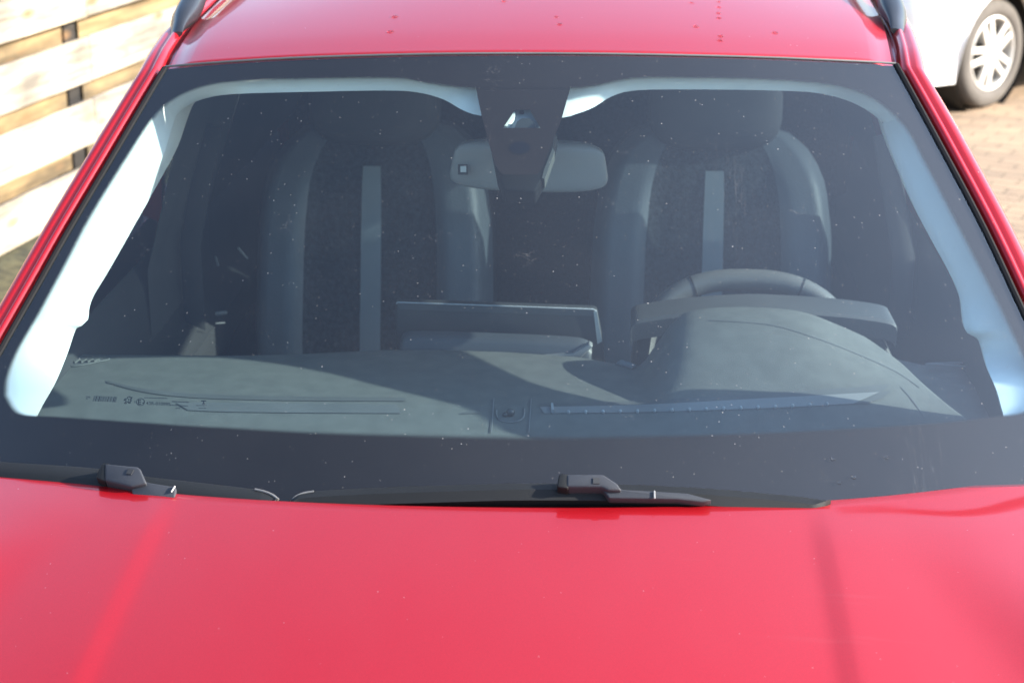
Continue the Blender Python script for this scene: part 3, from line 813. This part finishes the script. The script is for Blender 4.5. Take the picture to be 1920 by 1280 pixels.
# long crease of the instrument hump
dstrip([(1330, 600), (1440, 608), (1520, 630), (1600, 660), (1680, 696), (1725, 726)], [(1330, 601.5), (1440, 609.5), (1520, 631.5), (1600, 661.5), (1680, 697.5), (1724, 727.5)], 'panel_seam', DASHD, dash, .0008)
dstrip([(1688, 726), (1705, 745), (1735, 785)], [(1690, 725), (1707, 744), (1738, 785)], 'panel_seam', DASHD, dash, .0008, 12)
# small corner vents
vent = MB()
vo = [(119, 672), (124, 669), (150, 670), (205, 674), (180, 681), (150, 687), (130, 688), (121, 682)]
MB().poly([on_d(x, y, .0015) for x, y in vo]).build('corner_vent', DASHD, dash)
MB().tube([on_d(p.x, p.y, .002) for p in catmull([(a, b, 0) for a, b in vo + vo[:1]], 4)], .0012, 6).build('vent_frame', DASH, dash)
for k in range(5):
    x = 134 + 12 * k
    MB().prism([on_d(x - 8, 681 - k * .6, .002), on_d(x + 4, 675 + k * .1, .002), on_d(x + 5.5, 676 + k * .1, .002), on_d(x - 5, 684 - k * .9, .002)], V((0, 0, .002))).build('vent_vane', DASH, dash)
vr = [(1735, 682), (1800, 680), (1842, 680), (1850, 688), (1835, 690), (1800, 686)]
MB().tube([on_z(p.x, p.y, .967) for p in catmull([(a, b, 0) for a, b in vr + vr[:1]], 4)], .0016, 6).build('vent_frame', DASHL, dash)
MB().prism([on_z(1153, 682, 1.002), on_z(1164, 673, 1.012), on_z(1194, 684, 1.012), on_z(1184, 692, 1.002)], V((0, .02, -.01))).build('dash_tab', SEATL, dash, bevel=.003)

# ---- instrument visor behind the hump
vt = [(1183, 612), (1188, 603), (1210, 597), (1290, 586), (1400, 579), (1480, 581), (1580, 588), (1650, 597), (1676, 604), (1682, 614)]
YV = .93
T_ = catmull([tuple(on_y(a, b, YV)) for a, b in vt], 6)
def shiftv(P, dy, dz_): return [p + V((0, dy, dz_)) for p in P]
VIS = plain('visor_plastic', (.055, .058, .062), .5, bump=.3, bscale=500)
inst = MB().grid([shiftv(T_, .10, -.004), T_, shiftv(T_, -.006, -.005), shiftv(T_, -.004, -.036), shiftv(T_, .004, -.038), shiftv(T_, .10, -.034)]).build('instrument_cluster', VIS, car, smooth_ang=40)
MB().prism([on_y(1195, 625, .95), on_y(1222, 625, .95), on_y(1212, 700, .95), on_y(1192, 700, .95)], V((0, .05, 0))).build('cluster_housing', DARKIN, inst)
MB().prism([on_y(1560, 610, .94), on_y(1650, 622, .94), on_y(1690, 705, .94), on_y(1560, 705, .94)], V((0, .07, 0))).build('cluster_housing', VIS, inst, bevel=.006)

# ---- central display seen from behind
DY = .93
scr = [(742, 570), (746, 567), (1112, 580), (1119, 583), (1130, 640), (1134, 690), (742, 690)]
P = [on_y(a, b, DY) for a, b in scr]
disp = MB().prism(P, V((0, .016, .003))).build('central_display', plain('display_back', (.030, .032, .035), .38), car, bevel=.002)
MB().prism([on_y(a, b, DY - .003) for a, b in ((745, 569), (1116, 582), (1114, 593), (747, 580))], V((0, .0025, 0))).build('display_bezel', plain('bezel_light', (.06, .065, .07), .35), disp)
MB().prism([on_y(a, b, DY - .004) for a, b in ((1113, 584), (1119, 584), (1129, 640), (1120, 645))], V((0, .0035, 0))).build('display_bezel', plain('sunlit_bezel', (.30, .31, .31), .35), disp)  # right edge coloured pale to stand for the sun on it
MB().tube([on_y(a, b, DY - .001) for a, b in ((743, 569), (746, 566.5), (1112, 579.5), (1119, 583))], .0010, 6).build('display_edge', plain('edge_line', (.45, .46, .48), .3), disp)
# shelf at its foot
sh = []
for k, (dy, dz_) in enumerate(((0, 0), (-.012, -.004), (-.02, -.014), (-.022, -.030), (-.03, -.050))):
    base = [(752, 632), (762, 622), (800, 620), (930, 624), (1060, 630), (1098, 636), (1110, 648)]
    sh.append([on_y(p.x, p.y, .90) + V((0, dy, dz_)) for p in catmull([(a, b, 0) for a, b in base], 5)])
MB().grid(sh).build('display_shelf', plain('shelf_plastic', (.040, .046, .055), .5), disp, smooth_ang=60)
MB().prism([on_y(a, b, .868) for a, b in ((1010, 669), (1075, 663), (1105, 645), (1112, 650), (1088, 672))], V((0, .02, 0))).build('display_shelf', DASHL, disp, bevel=.002)  # paler piece: sunlight on the shelf corner put into its colour

# ---- steering wheel
SY = 1.06
ctr = on_y(1398, 700, SY); tilt = Matrix.Rotation(R(-24), 3, 'X')
def wp(a, r=1.0):
    e = .80; x = .192 * math.copysign(abs(cos(a)) ** e, cos(a)) * r; z = .176 * math.copysign(abs(sin(a)) ** e, sin(a)) * r
    return V((x, 0, z))
topz = (on_y(1400, 546, SY)).z
cen_w = V((ctr.x, SY, topz - .176 * cos(R(24))))
pth = [cen_w + tilt @ wp(2 * pi * k / 64) for k in range(65)]
sw = empty('steering_wheel', car)
MB().tube(pth, .0205, 14, cap=False).build('steering_rim', LEATHER, sw, smooth_ang=80)
for a in (R(116), R(64)):
    MB().tube([cen_w + tilt @ wp(a - .010), cen_w + tilt @ wp(a + .010)],   .0212, 14).build('rim_insert', plain('insert_dark', (.012, .012, .012), .4), sw)
MB().superell(cen_w + V((0, .02, 0)), (.17, .05, .14), 3, rot=tilt).build('steering_hub', DARKIN, sw)
for a in (R(0), R(180), R(270)):
    MB().tube([cen_w + V((0, .015, 0)), cen_w + tilt @ wp(a)], .014, 8).build('steering_spoke', DARKIN, sw)
MB().tube([cen_w + V((0, -.02, -.01)), cen_w + V((0, -.3, -.12))], .03, 10).build('steering_column', DARKIN, sw)

# ---- rear-view mirror and camera housing
rm = on_y(992, 309, .86)
def mshape(p):
    k = p.z / .044; f = 1 - .055 * (k + 1)
    return V((p.x * f, p.y * (1 - .5 * (abs(p.x) / .13) ** 2) if p.y < 0 else p.y * .5, p.z * (1 - .06 * (abs(p.x) / .13) ** 2)))
MIR = plain('mirror_shell', (.19, .185, .18), .38, bump=.2, bscale=700, var=.04)
mirror = MB().superell(rm, (.274, .055, .086), 5.0, rot=Matrix.Rotation(R(1), 3, 'Y'), nu=64, nv=32, shape=mshape).build('rear_view_mirror', MIR, car, smooth_ang=80)
c = on_y(868, 318, .830)
MB().box(c, (.0165, .004, .017)).build('mirror_sensor', DARKIN, mirror, bevel=.001)
MB().box(c + V((.001, -.0025, .0015)), (.0095, .003, .0100)).build('mirror_sensor', plain('sensor_pad', (.55, .57, .58), .4), mirror)
MB().tube([on_y(985, 300, .86), on_g(985, 240, -.01)], .016, 10).build('mirror_arm', DARKIN, mirror)
hs = [(925, 318), (1040, 280), (1028, 325), (1010, 366), (938, 366)]
MB().prism([on_g(a, b, -.030) for a, b in ((918, 250), (1045, 250), (1036, 290), (1022, 325), (1004, 358), (945, 356), (932, 325))], GN * -.03).build('camera_housing', plain('housing_plastic', (.005, .005, .006), .8, spec=.1), car, bevel=.004)
MB().prism([on_g(a, b, -.029) for a, b in ((1036, 278), (1040, 283), (1021, 336), (1016, 334), (1020, 318))], GN * -.02).build('camera_housing', plain('housing_edge', (.05, .05, .048), .6), car)
# camera tray behind the window in the console
MB().grid([[on_g(a, b, -.020) for a, b in ((930, 245), (1025, 245))], [on_g(a, b, -.010) for a, b in ((930, 195), (1025, 195))]]).build('camera_tray', plain('tray', (.16, .18, .20), .5), car)
MB().prism([on_g(a, b, -.009) for a, b in ((944, 236), (964, 207), (966, 212), (964, 221), (950, 236))], GN * -.008).build('camera_tray', plain('tray_edge', (.75, .75, .66), .5), car)
MB().lathe([(.0001, .004), (.0035, .004), (.0035, 0)], on_g(978, 212, -.012), GN, 20).build('camera_lens', LENS, car)

# ---- front seats
def seat(xc, name_seed):
    st = empty('front_seat', car)
    def sy(z): return 1.50 + (z - .55) * .26
    zs = [.45 + .78 * i / 26 for i in range(27)]
    def halfw(z): return lerp_list([(.45, .25), (.8, .262), (1.0, .256), (1.10, .242), (1.16, .215), (1.20, .165), (1.228, .07), (1.235, .01)], z)
    us_ = [i / 36 * 2 - 1 for i in range(37)]
    def fp(u, z):
        bol = smooth(.46, .66, abs(u)) * (1 - smooth(.94, 1.0, abs(u)) * .8)
        d = -.040 * bol * smooth(1.22, 1.0, z) - .012 * cos(u * pi / 2) * smooth(1.25, 1.1, z)
        d += .06 * smooth(.90, 1.0, abs(u)); d += .05 * smooth(1.12, 1.24, z)
        return V((xc + u * halfw(z), sy(z) + d, z))
    rows = [[fp(u, z) for u in us_] for z in zs]
    # centre panel, bolsters
    def part(u0, u1, name, mat, lift=0, z0=0, z1=9):
        ii = [i for i, u in enumerate(us_) if u0 - 1e-6 <= u <= u1 + 1e-6]
        rr_ = [[r[i] + V((0, -lift, 0)) for i in ii] for r, z in zip(rows, zs) if z0 <= z <= z1]
        MB().grid(rr_).build(name, mat, st, smooth_ang=70)
    part(-.56, .56, 'seat_centre', FABRIC); part(-1, -.555, 'seat_bolster', SEATL); part(.555, 1, 'seat_bolster', SEATL)
    # contrasting stripe down the middle
    MB().grid([[fp(u, z) + V((0, -.004, 0)) for u in (-.085, -.04, .0, .04, .085)] for z in zs if z < 1.17]).build('seat_stripe', STRIPE, st, smooth_ang=70)
    MB().grid([[V((xc + u * halfw(z), sy(z) + .14, z)) for u in (-1, 0, 1)] for z in zs]).build('seat_back_shell', DARKIN, st)
    MB().grid([[fp(u, z) for z in zs] if False else [fp(-1, z) for z in zs], [V((xc - halfw(z), sy(z) + .14, z)) for z in zs]]).grid([[fp(1, z) for z in zs], [V((xc + halfw(z), sy(z) + .14, z)) for z in zs]]).build('seat_side', DARKIN, st)
    MB().superell((xc, sy(1.27) + .03, 1.262), (.285, .13, .185), 3.2, nu=40, nv=24, rot=Matrix.Rotation(R(-10), 3, 'X')).build('headrest', plain('headrest_cloth', (.045, .048, .054), .85) if 'headrest_cloth' not in bpy.data.materials else bpy.data.materials['headrest_cloth'], st, smooth_ang=80)
    MB().superell((xc, 1.22, .52), (.52, .56, .16), 4).build('seat_cushion', FABRIC, st)
    for s in (-1, 1): MB().tube([(xc + s * .06, sy(1.16) + .03, 1.14), (xc + s * .06, sy(1.22) + .03, 1.22)], .006, 8).build('headrest_post', CHROME, st)
sxl = on_y(697, 400, 1.62).x; sxr = on_y(1338, 400, 1.62).x
seat(sxl, 1); seat(sxr, 2)
# rear bench
bench = empty('rear_bench', car)
MB().superell((0, 2.50, .82), (1.44, .16, .78), 6, rot=Matrix.Rotation(R(-14), 3, 'X')).build('bench_back', FABRIC, bench)
for x in (-.42, 0, .42): MB().superell((x, 2.62, 1.17), (.25, .10, .14), 3.2).build('headrest', FABRIC, bench)
MB().superell((0, 2.16, .46), (1.34, .54, .18), 5).build('bench_cushion', FABRIC, bench)
MB().box((0, 2.78, 1.06), (1.30, .38, .015)).build('parcel_shelf', DARKIN, car)
MB().superell((.02, 1.25, .58), (.20, .60, .28), 4).build('centre_console', DARKIN, car)

# ---- wipers
def wblade(top_px, hgt, name, parent, off=.016):
    P = catmull([(a, b, 0) for a, b in top_px], 8)
    T = [on_g(p.x, p.y, off) for p in P]
    n = len(T); m = MB(); rows = []
    for i, p in enumerate(T):
        k = i / (n - 1); hgt_ = hgt * min(1, min(k, 1 - k) * 14 + .25)
        rows.append([p, p + GN * .004 - EV * .004, p - EV * hgt_ * .55 + GN * .010, p - EV * hgt_ + GN * .006, p - EV * hgt_ - GN * .010, p - EV * .004 - GN * .012, p - GN * .010])
    m.grid(rows, close=True)
    return m.build(name, BLACKPL, parent, smooth_ang=40)
def wiper(blk, edgeblk, btn, arm_px, blade_px, hgt, tips):
    w_ = empty('wiper', car)
    wblade(blade_px, hgt, 'wiper_blade', w_)
    P = [on_g(a, b, .040) for a, b in blk]
    MB().prism(P, GN * -.022).build('wiper_joint', GREYPL, w_, bevel=.003)
    P = [on_g(a, b, .039) for a, b in edgeblk]
    MB().prism(P, GN * -.020).build('joint_end_cap', BLACKPL, w_, bevel=.002)
    MB().prism([on_g(a, b, .0412) for a, b in btn], GN * -.003).build('joint_button', DARKIN, w_)
    # dark underside of the joint reaching the blade
    MB().prism([on_g(a, b, .018) for a, b in [(blk[0][0], blk[0][1] + 10), (blk[1][0], blk[1][1] + 10), (blk[-1][0] + 8, blk[-1][1] + 18), (blk[0][0], blk[-1][1] + 18)]], GN * -.012).build('joint_clip', RUBBER, w_)
    P = [on_g(a, b, .034) for a, b in arm_px]
    MB().prism(P, GN * -.012).build('wiper_arm', GREYPL, w_, bevel=.002)
    for (a, b), (c_, d_), r in tips:
        MB().tube([on_g(a, b, .0355), on_g(c_, d_, .0355)], r, 6).build('arm_rib', plain('rib_bright', (.26, .26, .26), .4) if 'rib_bright' not in bpy.data.materials else bpy.data.materials['rib_bright'], w_)
    return w_
wiper([(196, 868), (258, 874), (263, 878), (275, 905), (245, 912), (196, 900)], [(183, 884), (191, 867), (206, 868), (196, 902), (180, 895)], [(241, 878), (251, 880), (246, 889), (236, 887)],
      [(262, 898), (280, 904), (330, 912), (326, 945), (250, 935), (244, 905)],
      [(-120, 852), (0, 865), (90, 871), (180, 878), (275, 893), (380, 905), (478, 917), (500, 923), (522, 934)], .045, [((328, 911), (321, 922), .0011)])
wiper([(1062, 888), (1131, 888), (1158, 906), (1166, 918), (1140, 918), (1128, 912), (1062, 912)], [(1047, 892), (1051, 887), (1066, 888), (1066, 915), (1044, 912)], [(1112, 895), (1124, 895), (1124, 906), (1112, 906)],
      [(1150, 908), (1168, 917), (1230, 920), (1290, 924), (1335, 936), (1318, 940), (1270, 935), (1142, 933), (1128, 914)],
      [(545, 938), (556, 927), (580, 921), (700, 914), (850, 909), (960, 906), (1100, 906), (1200, 909), (1320, 915), (1440, 925), (1500, 931), (1556, 939)], .030,
      [((1227, 920), (1227.5, 934), .0010)])
for pts in ([(478, 917), (495, 921), (510, 927), (522, 936)], [(588, 921), (570, 924), (556, 930), (547, 938)]):
    MB().tube([on_g(p.x, p.y,   .020) for p in catmull([(a, b, 0) for a, b in pts], 4)], .0016, 8).build('blade_end', plain('grey_end', (.13, .125, .12), .5) if 'grey_end' not in bpy.data.materials else bpy.data.materials['grey_end'], car)

# ================================================================== WATER DROPS
WATER = glassmat('water', (.92, .94, .95), 1.6)
def wmat():
    m, nt, out = newmat('water_drop'); b = N(nt, 'ShaderNodeBsdfGlass') ; b.inputs['IOR'].default_value = 1.33; b.inputs['Roughness'].default_value = 0
    t = N(nt, 'ShaderNodeBsdfTransparent'); mx = N(nt, 'ShaderNodeMixShader'); mx.inputs[0].default_value = .75
    nt.links.new(t.outputs[0], mx.inputs[1]); nt.links.new(b.outputs[0], mx.inputs[2]); nt.links.new(mx.outputs[0], out.inputs[0]); return m
WATER = wmat()
def drop(c, n, r, h, label, group):
    q = n.to_track_quat('Z', 'Y').to_matrix()
    pr_ = [(r * cos(a), h * sin(a)) for a in [pi / 2 * k / 6 for k in range(7)]]
    o = MB().lathe([(r * .98, -.0006)] + [(max(x, 1e-5), y) for x, y in pr_], (0, 0, 0), (0, 0, 1), 16).build('water_drop', WATER, None, smooth_ang=80)
    o.matrix_world = Matrix.Translation(c) @ q.to_4x4()
    tag(o, label, 'water drop', group)
random.seed(11)
for px, py, r in ((740, 32, .0062), (732, 60, .006), (945, 3, .005), (1043, 32, .004), (1049, 46, .005), (1297, 6, .004), (1305, 50, .0052), (1348, 4, .004), (1348, 14, .004), (1347, 25, .0045), (1348, 34, .0045), (1351, 68, .005), (1350, 76, .005), (1453, 62, .0055)):
    c, n = on_roof(px, py)
    if c: drop(c, n if n.z > 0 else -n, r, r * .45, 'small clear water drop lying on the red roof above the windscreen', 'water drops on the red roof')
for px, py in ((1562, 860), (1600, 894), (1661, 857), (1574, 904)):
    x, s = g_px(px, py); drop(gp(x, s, .0002), (GN + V((.34 * x, 0, 0))).normalized(), .0032, .0018, 'tiny water drop on the lower right of the windscreen', 'water drops on the windscreen')

# ================================================================== FENCE
def woodmat(name, c0, c1):
    m, nt, out = newmat(name)
    b = N(nt, 'ShaderNodeBsdfPrincipled'); nt.links.new(b.outputs[0], out.inputs[0])
    gi = N(nt, 'ShaderNodeNewGeometry')
    v = texco(nt, (1.2, 30, 22))
    n1 = noise(nt, v, 1.6, 5, .6)
    n2 = noise(nt, texco(nt, (1, 1.5, 3)), 2.2, 4)
    mx = N(nt, 'ShaderNodeMix', data_type='RGBA', blend_type='MULTIPLY'); mx.inputs[0].default_value = 1
    nt.links.new(ramp(nt, n1, [(.38, c0), (.62, c1)]), mx.inputs[6]); nt.links.new(ramp(nt, n2, [(.36, (.42, .42, .45)), (.62, (1.1, 1.05, 1.0))]), mx.inputs[7])
    gi = N(nt, 'ShaderNodeNewGeometry')
    m0 = N(nt, 'ShaderNodeMix', data_type='RGBA', blend_type='MULTIPLY'); m0.inputs[0].default_value = 1
    nt.links.new(mx.outputs[2], m0.inputs[6]); nt.links.new(ramp(nt, gi.outputs['Random Per Island'], [(0, (.66, .68, .72)), (.5, (.95, .93, .9)), (1, (1.12, 1.08, 1.0))]), m0.inputs[7]); mx = m0
    # knots
    vo = N(nt, 'ShaderNodeTexVoronoi'); vo.inputs['Scale'].default_value = 1; nt.links.new(texco(nt, (2.6, 6, 7)), vo.inputs['Vector'])
    kn = ramp(nt, vo.outputs['Distance'], [(.06, .9), (.2, 0.0)])
    m2 = N(nt, 'ShaderNodeMix', data_type='RGBA'); nt.links.new(kn, m2.inputs[0]); nt.links.new(mx.outputs[2], m2.inputs[6]); m2.inputs[7].default_value = (.16, .09, .04, 1)
    nt.links.new(m2.outputs[2], b.inputs['Base Color']); b.inputs['Roughness'].default_value = .85
    bn = N(nt, 'ShaderNodeBump'); bn.inputs['Distance'].default_value = .004; nt.links.new(n1, bn.inputs['Height']); nt.links.new(bn.outputs[0], b.inputs['Normal'])
    return m
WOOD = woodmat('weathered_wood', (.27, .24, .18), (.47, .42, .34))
fence = tag(empty('wooden_fence'), 'weathered wooden plank fence standing behind the red car at the left', 'fence')
F0 = on_z(0, 500, 0); FA = R(10); FD = V((sin(FA), cos(FA), 0)); FNn = V((cos(FA), -sin(FA), 0))
fence.location = F0; fence.rotation_euler = (0, 0, R(90) - FA)      # local x along the fence, local -y to the cars
bpy.context.view_layer.update()
def f_at(px, py):
    d = ray(px, py); t = (F0 - CAM).dot(FNn) / d.dot(FNn); q = CAM + d * t; return (q - F0).dot(FD), q.z
gap_u, gap_z = f_at(148, 50); gap_u1, _ = f_at(166, 50); gap2 = f_at(148, 28)
print('fence gap', gap_u, gap_z, gap_u1, 'rows', [round(f_at(150, y)[1], 3) for y in (28, 70, 155, 192)], 'F0', F0)
zrow = f_at(150, 70)[1]        # top of a front board
PER = f_at(150, 70)[1] - f_at(150, 192)[1]; FH = (f_at(150, 70)[1] - f_at(150, 155)[1])
random.seed(5)
mf, mbk = MB(), MB()
posts = [gap_u + .045 + 1.8 * k for k in range(-3, 5)]
k = -8
while zrow + k * PER < 1.9:
    zt = zrow + k * PER
    if zt > .03:
        for a, b in zip(posts, posts[1:]):
            z0 = max(.01, zt - FH)
            j = random.uniform(-.003, .003)
            mf.box(((a + b) / 2, -.012, (zt + z0) / 2 + j), (b - a - .004, .018, zt - z0))
        for a, b in zip(posts, posts[1:]):
            zc_ = zt + (PER - FH) / 2
            mbk.box(((a + b) / 2, .055 + .022, zc_), (b - a - .155, .018, PER - FH + .06))
    k += 1
mf.build('front_boards', WOOD, fence, smooth_ang=0, bevel=.003)
mbk.build('rear_boards', woodmat('shaded_yellow_wood', (.16, .115, .055), (.27, .20, .105)), fence, smooth_ang=0, bevel=.002)  # darker, yellower wood: the shade behind the front boards put into colour
for a in posts: MB().box((a, .020 + .095, .95), (.10, .09, 1.9)).build('post', woodmat('shaded_post_wood', (.015, .012, .010), (.03, .025, .02)) if 'shaded_post_wood' not in bpy.data.materials else bpy.data.materials['shaded_post_wood'], fence, smooth_ang=0, bevel=.004)  # near-black wood stands for the deep shade in the board gaps
EARTH = plain('earth_bed', (.05, .045, .02), .95, var=.6, vscale=20, bump=1, bscale=40)
tag(MB().grid([[F0 + FD * a + FNn * b + V((0, 0, .004 + .02 * (b < .1))) for b in (-.3, 0, .12, .34)] for a in (-6, -3, 0, 3, 8)]).build('soil', EARTH), kind='structure')

# ================================================================== WHITE CAR
wc = tag(empty('parked_car'), 'white car parked in the sun on sandy paving, split spoke alloy wheel in view', 'car')
WHITE = paint('white_paint', (.85, .84, .81), metal=0, dust=False)
gpnt = on_z(1852, 203, 0)
# local frame: X along the car (towards its nose, to the left in the photo), Y out of the visible side
view = V((-(CAM - gpnt).x, -(CAM - gpnt).y, 0)).normalized()         # camera -> wheel, horizontal
tocam = -view
ca_ = R(57)
out = (Matrix.Rotation(ca_, 3, 'Z') @ tocam)          # rotate towards photo right
nose = V((0, 0, 1)).cross(out)
if nose.dot(V((-1, 0, 0))) < 0: nose = -nose
OR = gpnt - out * .0
def L2W(x, y, z): return OR + nose * x + out * y + V((0, 0, z))
RW = .315
HWc = .80      # half width; visible side at y=+.04
def body_section(x):
    """outline of the side skin at station x: list of (y,z), y measured inwards from the visible side"""
    pass
mwb = MB()
prof_w = lambda x: (lerp_list([(-3.1, .20), (-2.8, .05), (-1, 0), (0, 0), (.35, .02), (.55, .07), (.68, .17), (.76, .33)], x))
def arch_low(x):
    z = .19
    for c0 in (0.0, -2.35):
        d = abs(x - c0)
        if d < .375: z = max(z, RW + math.sqrt(.375 ** 2 - d * d))
    return z
xsn = sorted(set([-3.1 + .05 * i for i in range(78)] + [c0 + .375 * cos(pi * k / 24) for c0 in (0, -2.35) for k in range(25)]))
for side in (0, 1):
    rows = []
    for x in xsn:
        if x > .76: continue
        ins = prof_w(x); lo = arch_low(x); sec = []
        hi = lerp_list([(-3.1, .9), (-2.6, .98), (-.2, .93), (.3, .86), (.6, .76), (.76, .66)], x)
        for k in range(11):
            t = k / 10; z = lo + (hi - lo) * t
            bul = .02 * sin(pi * min(1, max(0, (z - .2) / .8))) - .0 
            rim_l = .018 * max(0, 1 - (z - lo) / .05) if lo > .2 else 0
            yy = .045 - ins + bul + rim_l - .05 * max(0, t - .85) / .15
            sec.append(L2W(x, yy if side == 0 else -2 * HWc - yy + .09, z))
        # fold under
        sec.insert(0, L2W(x, (sec and (.045 - ins - .05)) if side == 0 else -2 * HWc - (.045 - ins - .05) + .09, lo + (.004 if lo > .2 else .0)))
        rows.append(sec)
    mwb.grid(rows)
    if side == 0: rA = rows
    else: rB = rows
# bonnet + nose + tail closing
mwb.grid([[a[-1].lerp(b[-1], k / 8) + V((0, 0, .05 * sin(pi * k / 8))) for k in range(9)] for a, b in zip(rA, rB)])
nl, nr = rA[-1], rB[-1]
mwb.grid([[a.lerp(b, k / 8) + nose * (.10 * sin(pi * k / 8)) for k in range(9)] for a, b in zip(nl, nr)])
mwb.grid([[a.lerp(b, k / 8) for k in range(9)] for a, b in zip(rA[0], rB[0])])
mwb.build('body', WHITE, wc, smooth_ang=45)
# glasshouse
gb = [L2W(-.2, -.08, .93), L2W(-.75, -.22, 1.40), L2W(-2.2, -.22, 1.44), L2W(-3.0, -.10, .98)]
gb2 = [L2W(-.2, -2 * HWc + .15, .93), L2W(-.75, -2 * HWc + .31, 1.40), L2W(-2.2, -2 * HWc + .31, 1.44), L2W(-3.0, -2 * HWc + .2, .98)]
MB().grid([gb[:2], gb2[:2]]).build('windscreen', SGLASS, wc); MB().grid([gb[2:], gb2[2:]]).build('rear_window', SGLASS, wc)
MB().poly(gb).build('side_window', SGLASS, wc); MB().poly(gb2).build('side_window', SGLASS, wc)
MB().prism([gb[1], gb[2], gb2[2], gb2[1]], V((0, 0, .03))).build('roof', WHITE, wc, bevel=.01)
MB().prism([L2W(.62, -.2, .25), L2W(-3.0, -.2, .25), L2W(-3.0, -1.4, .25), L2W(.62, -1.4, .25)], V((0, 0, .5))).build('underbody', DARKIN, wc)
TYRE = plain('dusty_tyre', (.085, .075, .066), .85, var=.2)
RIMM = plain('painted_alloy', (.62, .60, .56), .35, metal=.3, var=.04)
HOLE = plain('brake_dark', (.02, .02, .02), .7)
steer = Matrix.Rotation(R(0), 3, 'Z')
for x0, yy in ((0, 0), (-2.35, 0), (0, 1), (-2.35, 1)):
    wh = empty('wheel', wc); s_ = 1 if yy == 0 else -1
    ax = out * s_; c = L2W(x0, -.085 if yy == 0 else -2 * HWc + .175, RW)
    MB().lathe([(.205, -.085), (.27, -.095), (.305, -.08), (RW, -.05), (RW, .05), (.307, .078), (.285, .094), (.25, .098), (.222, .090), (.212, .075)], c, ax, 56).build('tyre', TYRE, wh, smooth_ang=50)
    m = MB().lathe([(.214, .070), (.214, .086), (.205, .090), (.196, .082), (.190, .03), (.19, -.05)], c, ax, 56)
    e1 = ax.orthogonal().normalized(); e1 = V((0, 0, 1)); e2 = ax.cross(e1)
    for k in range(5):
        for dd in (-.20, .20):
            a = 2 * pi * k / 5 + .35; a2 = a + dd
            d1 = e1 * cos(a) + e2 * sin(a); d2 = e1 * cos(a2) + e2 * sin(a2); t1 = -e1 * sin(a) + e2 * cos(a); t2 = -e1 * sin(a2) + e2 * cos(a2)
            off_ = t1 * (.022 if dd > 0 else -.022)
            m.prism([c + ax * .062 + d1 * .03 + off_ + t1 * .020, c + ax * .060 + d2 * .20 + t2 * .016, c + ax * .060 + d2 * .20 - t2 * .016, c + ax * .062 + d1 * .03 + off_ - t1 * .020], ax * .024)
    m.lathe([(.0001, .098), (.03, .098), (.055, .09), (.062, .06)], c, ax, 32)
    m.build('rim', RIMM, wh, smooth_ang=40, bevel=.003)
    MB().lathe([(.0001, .01), (.19, .01)], c, ax, 32).build('brake_disc', HOLE, wh)
    MB().lathe([(.36, -.14), (.36, .07)], L2W(x0, -.085 if yy == 0 else -2 * HWc + .175, RW), ax, 32).build('wheel_arch', HOLE, wh)
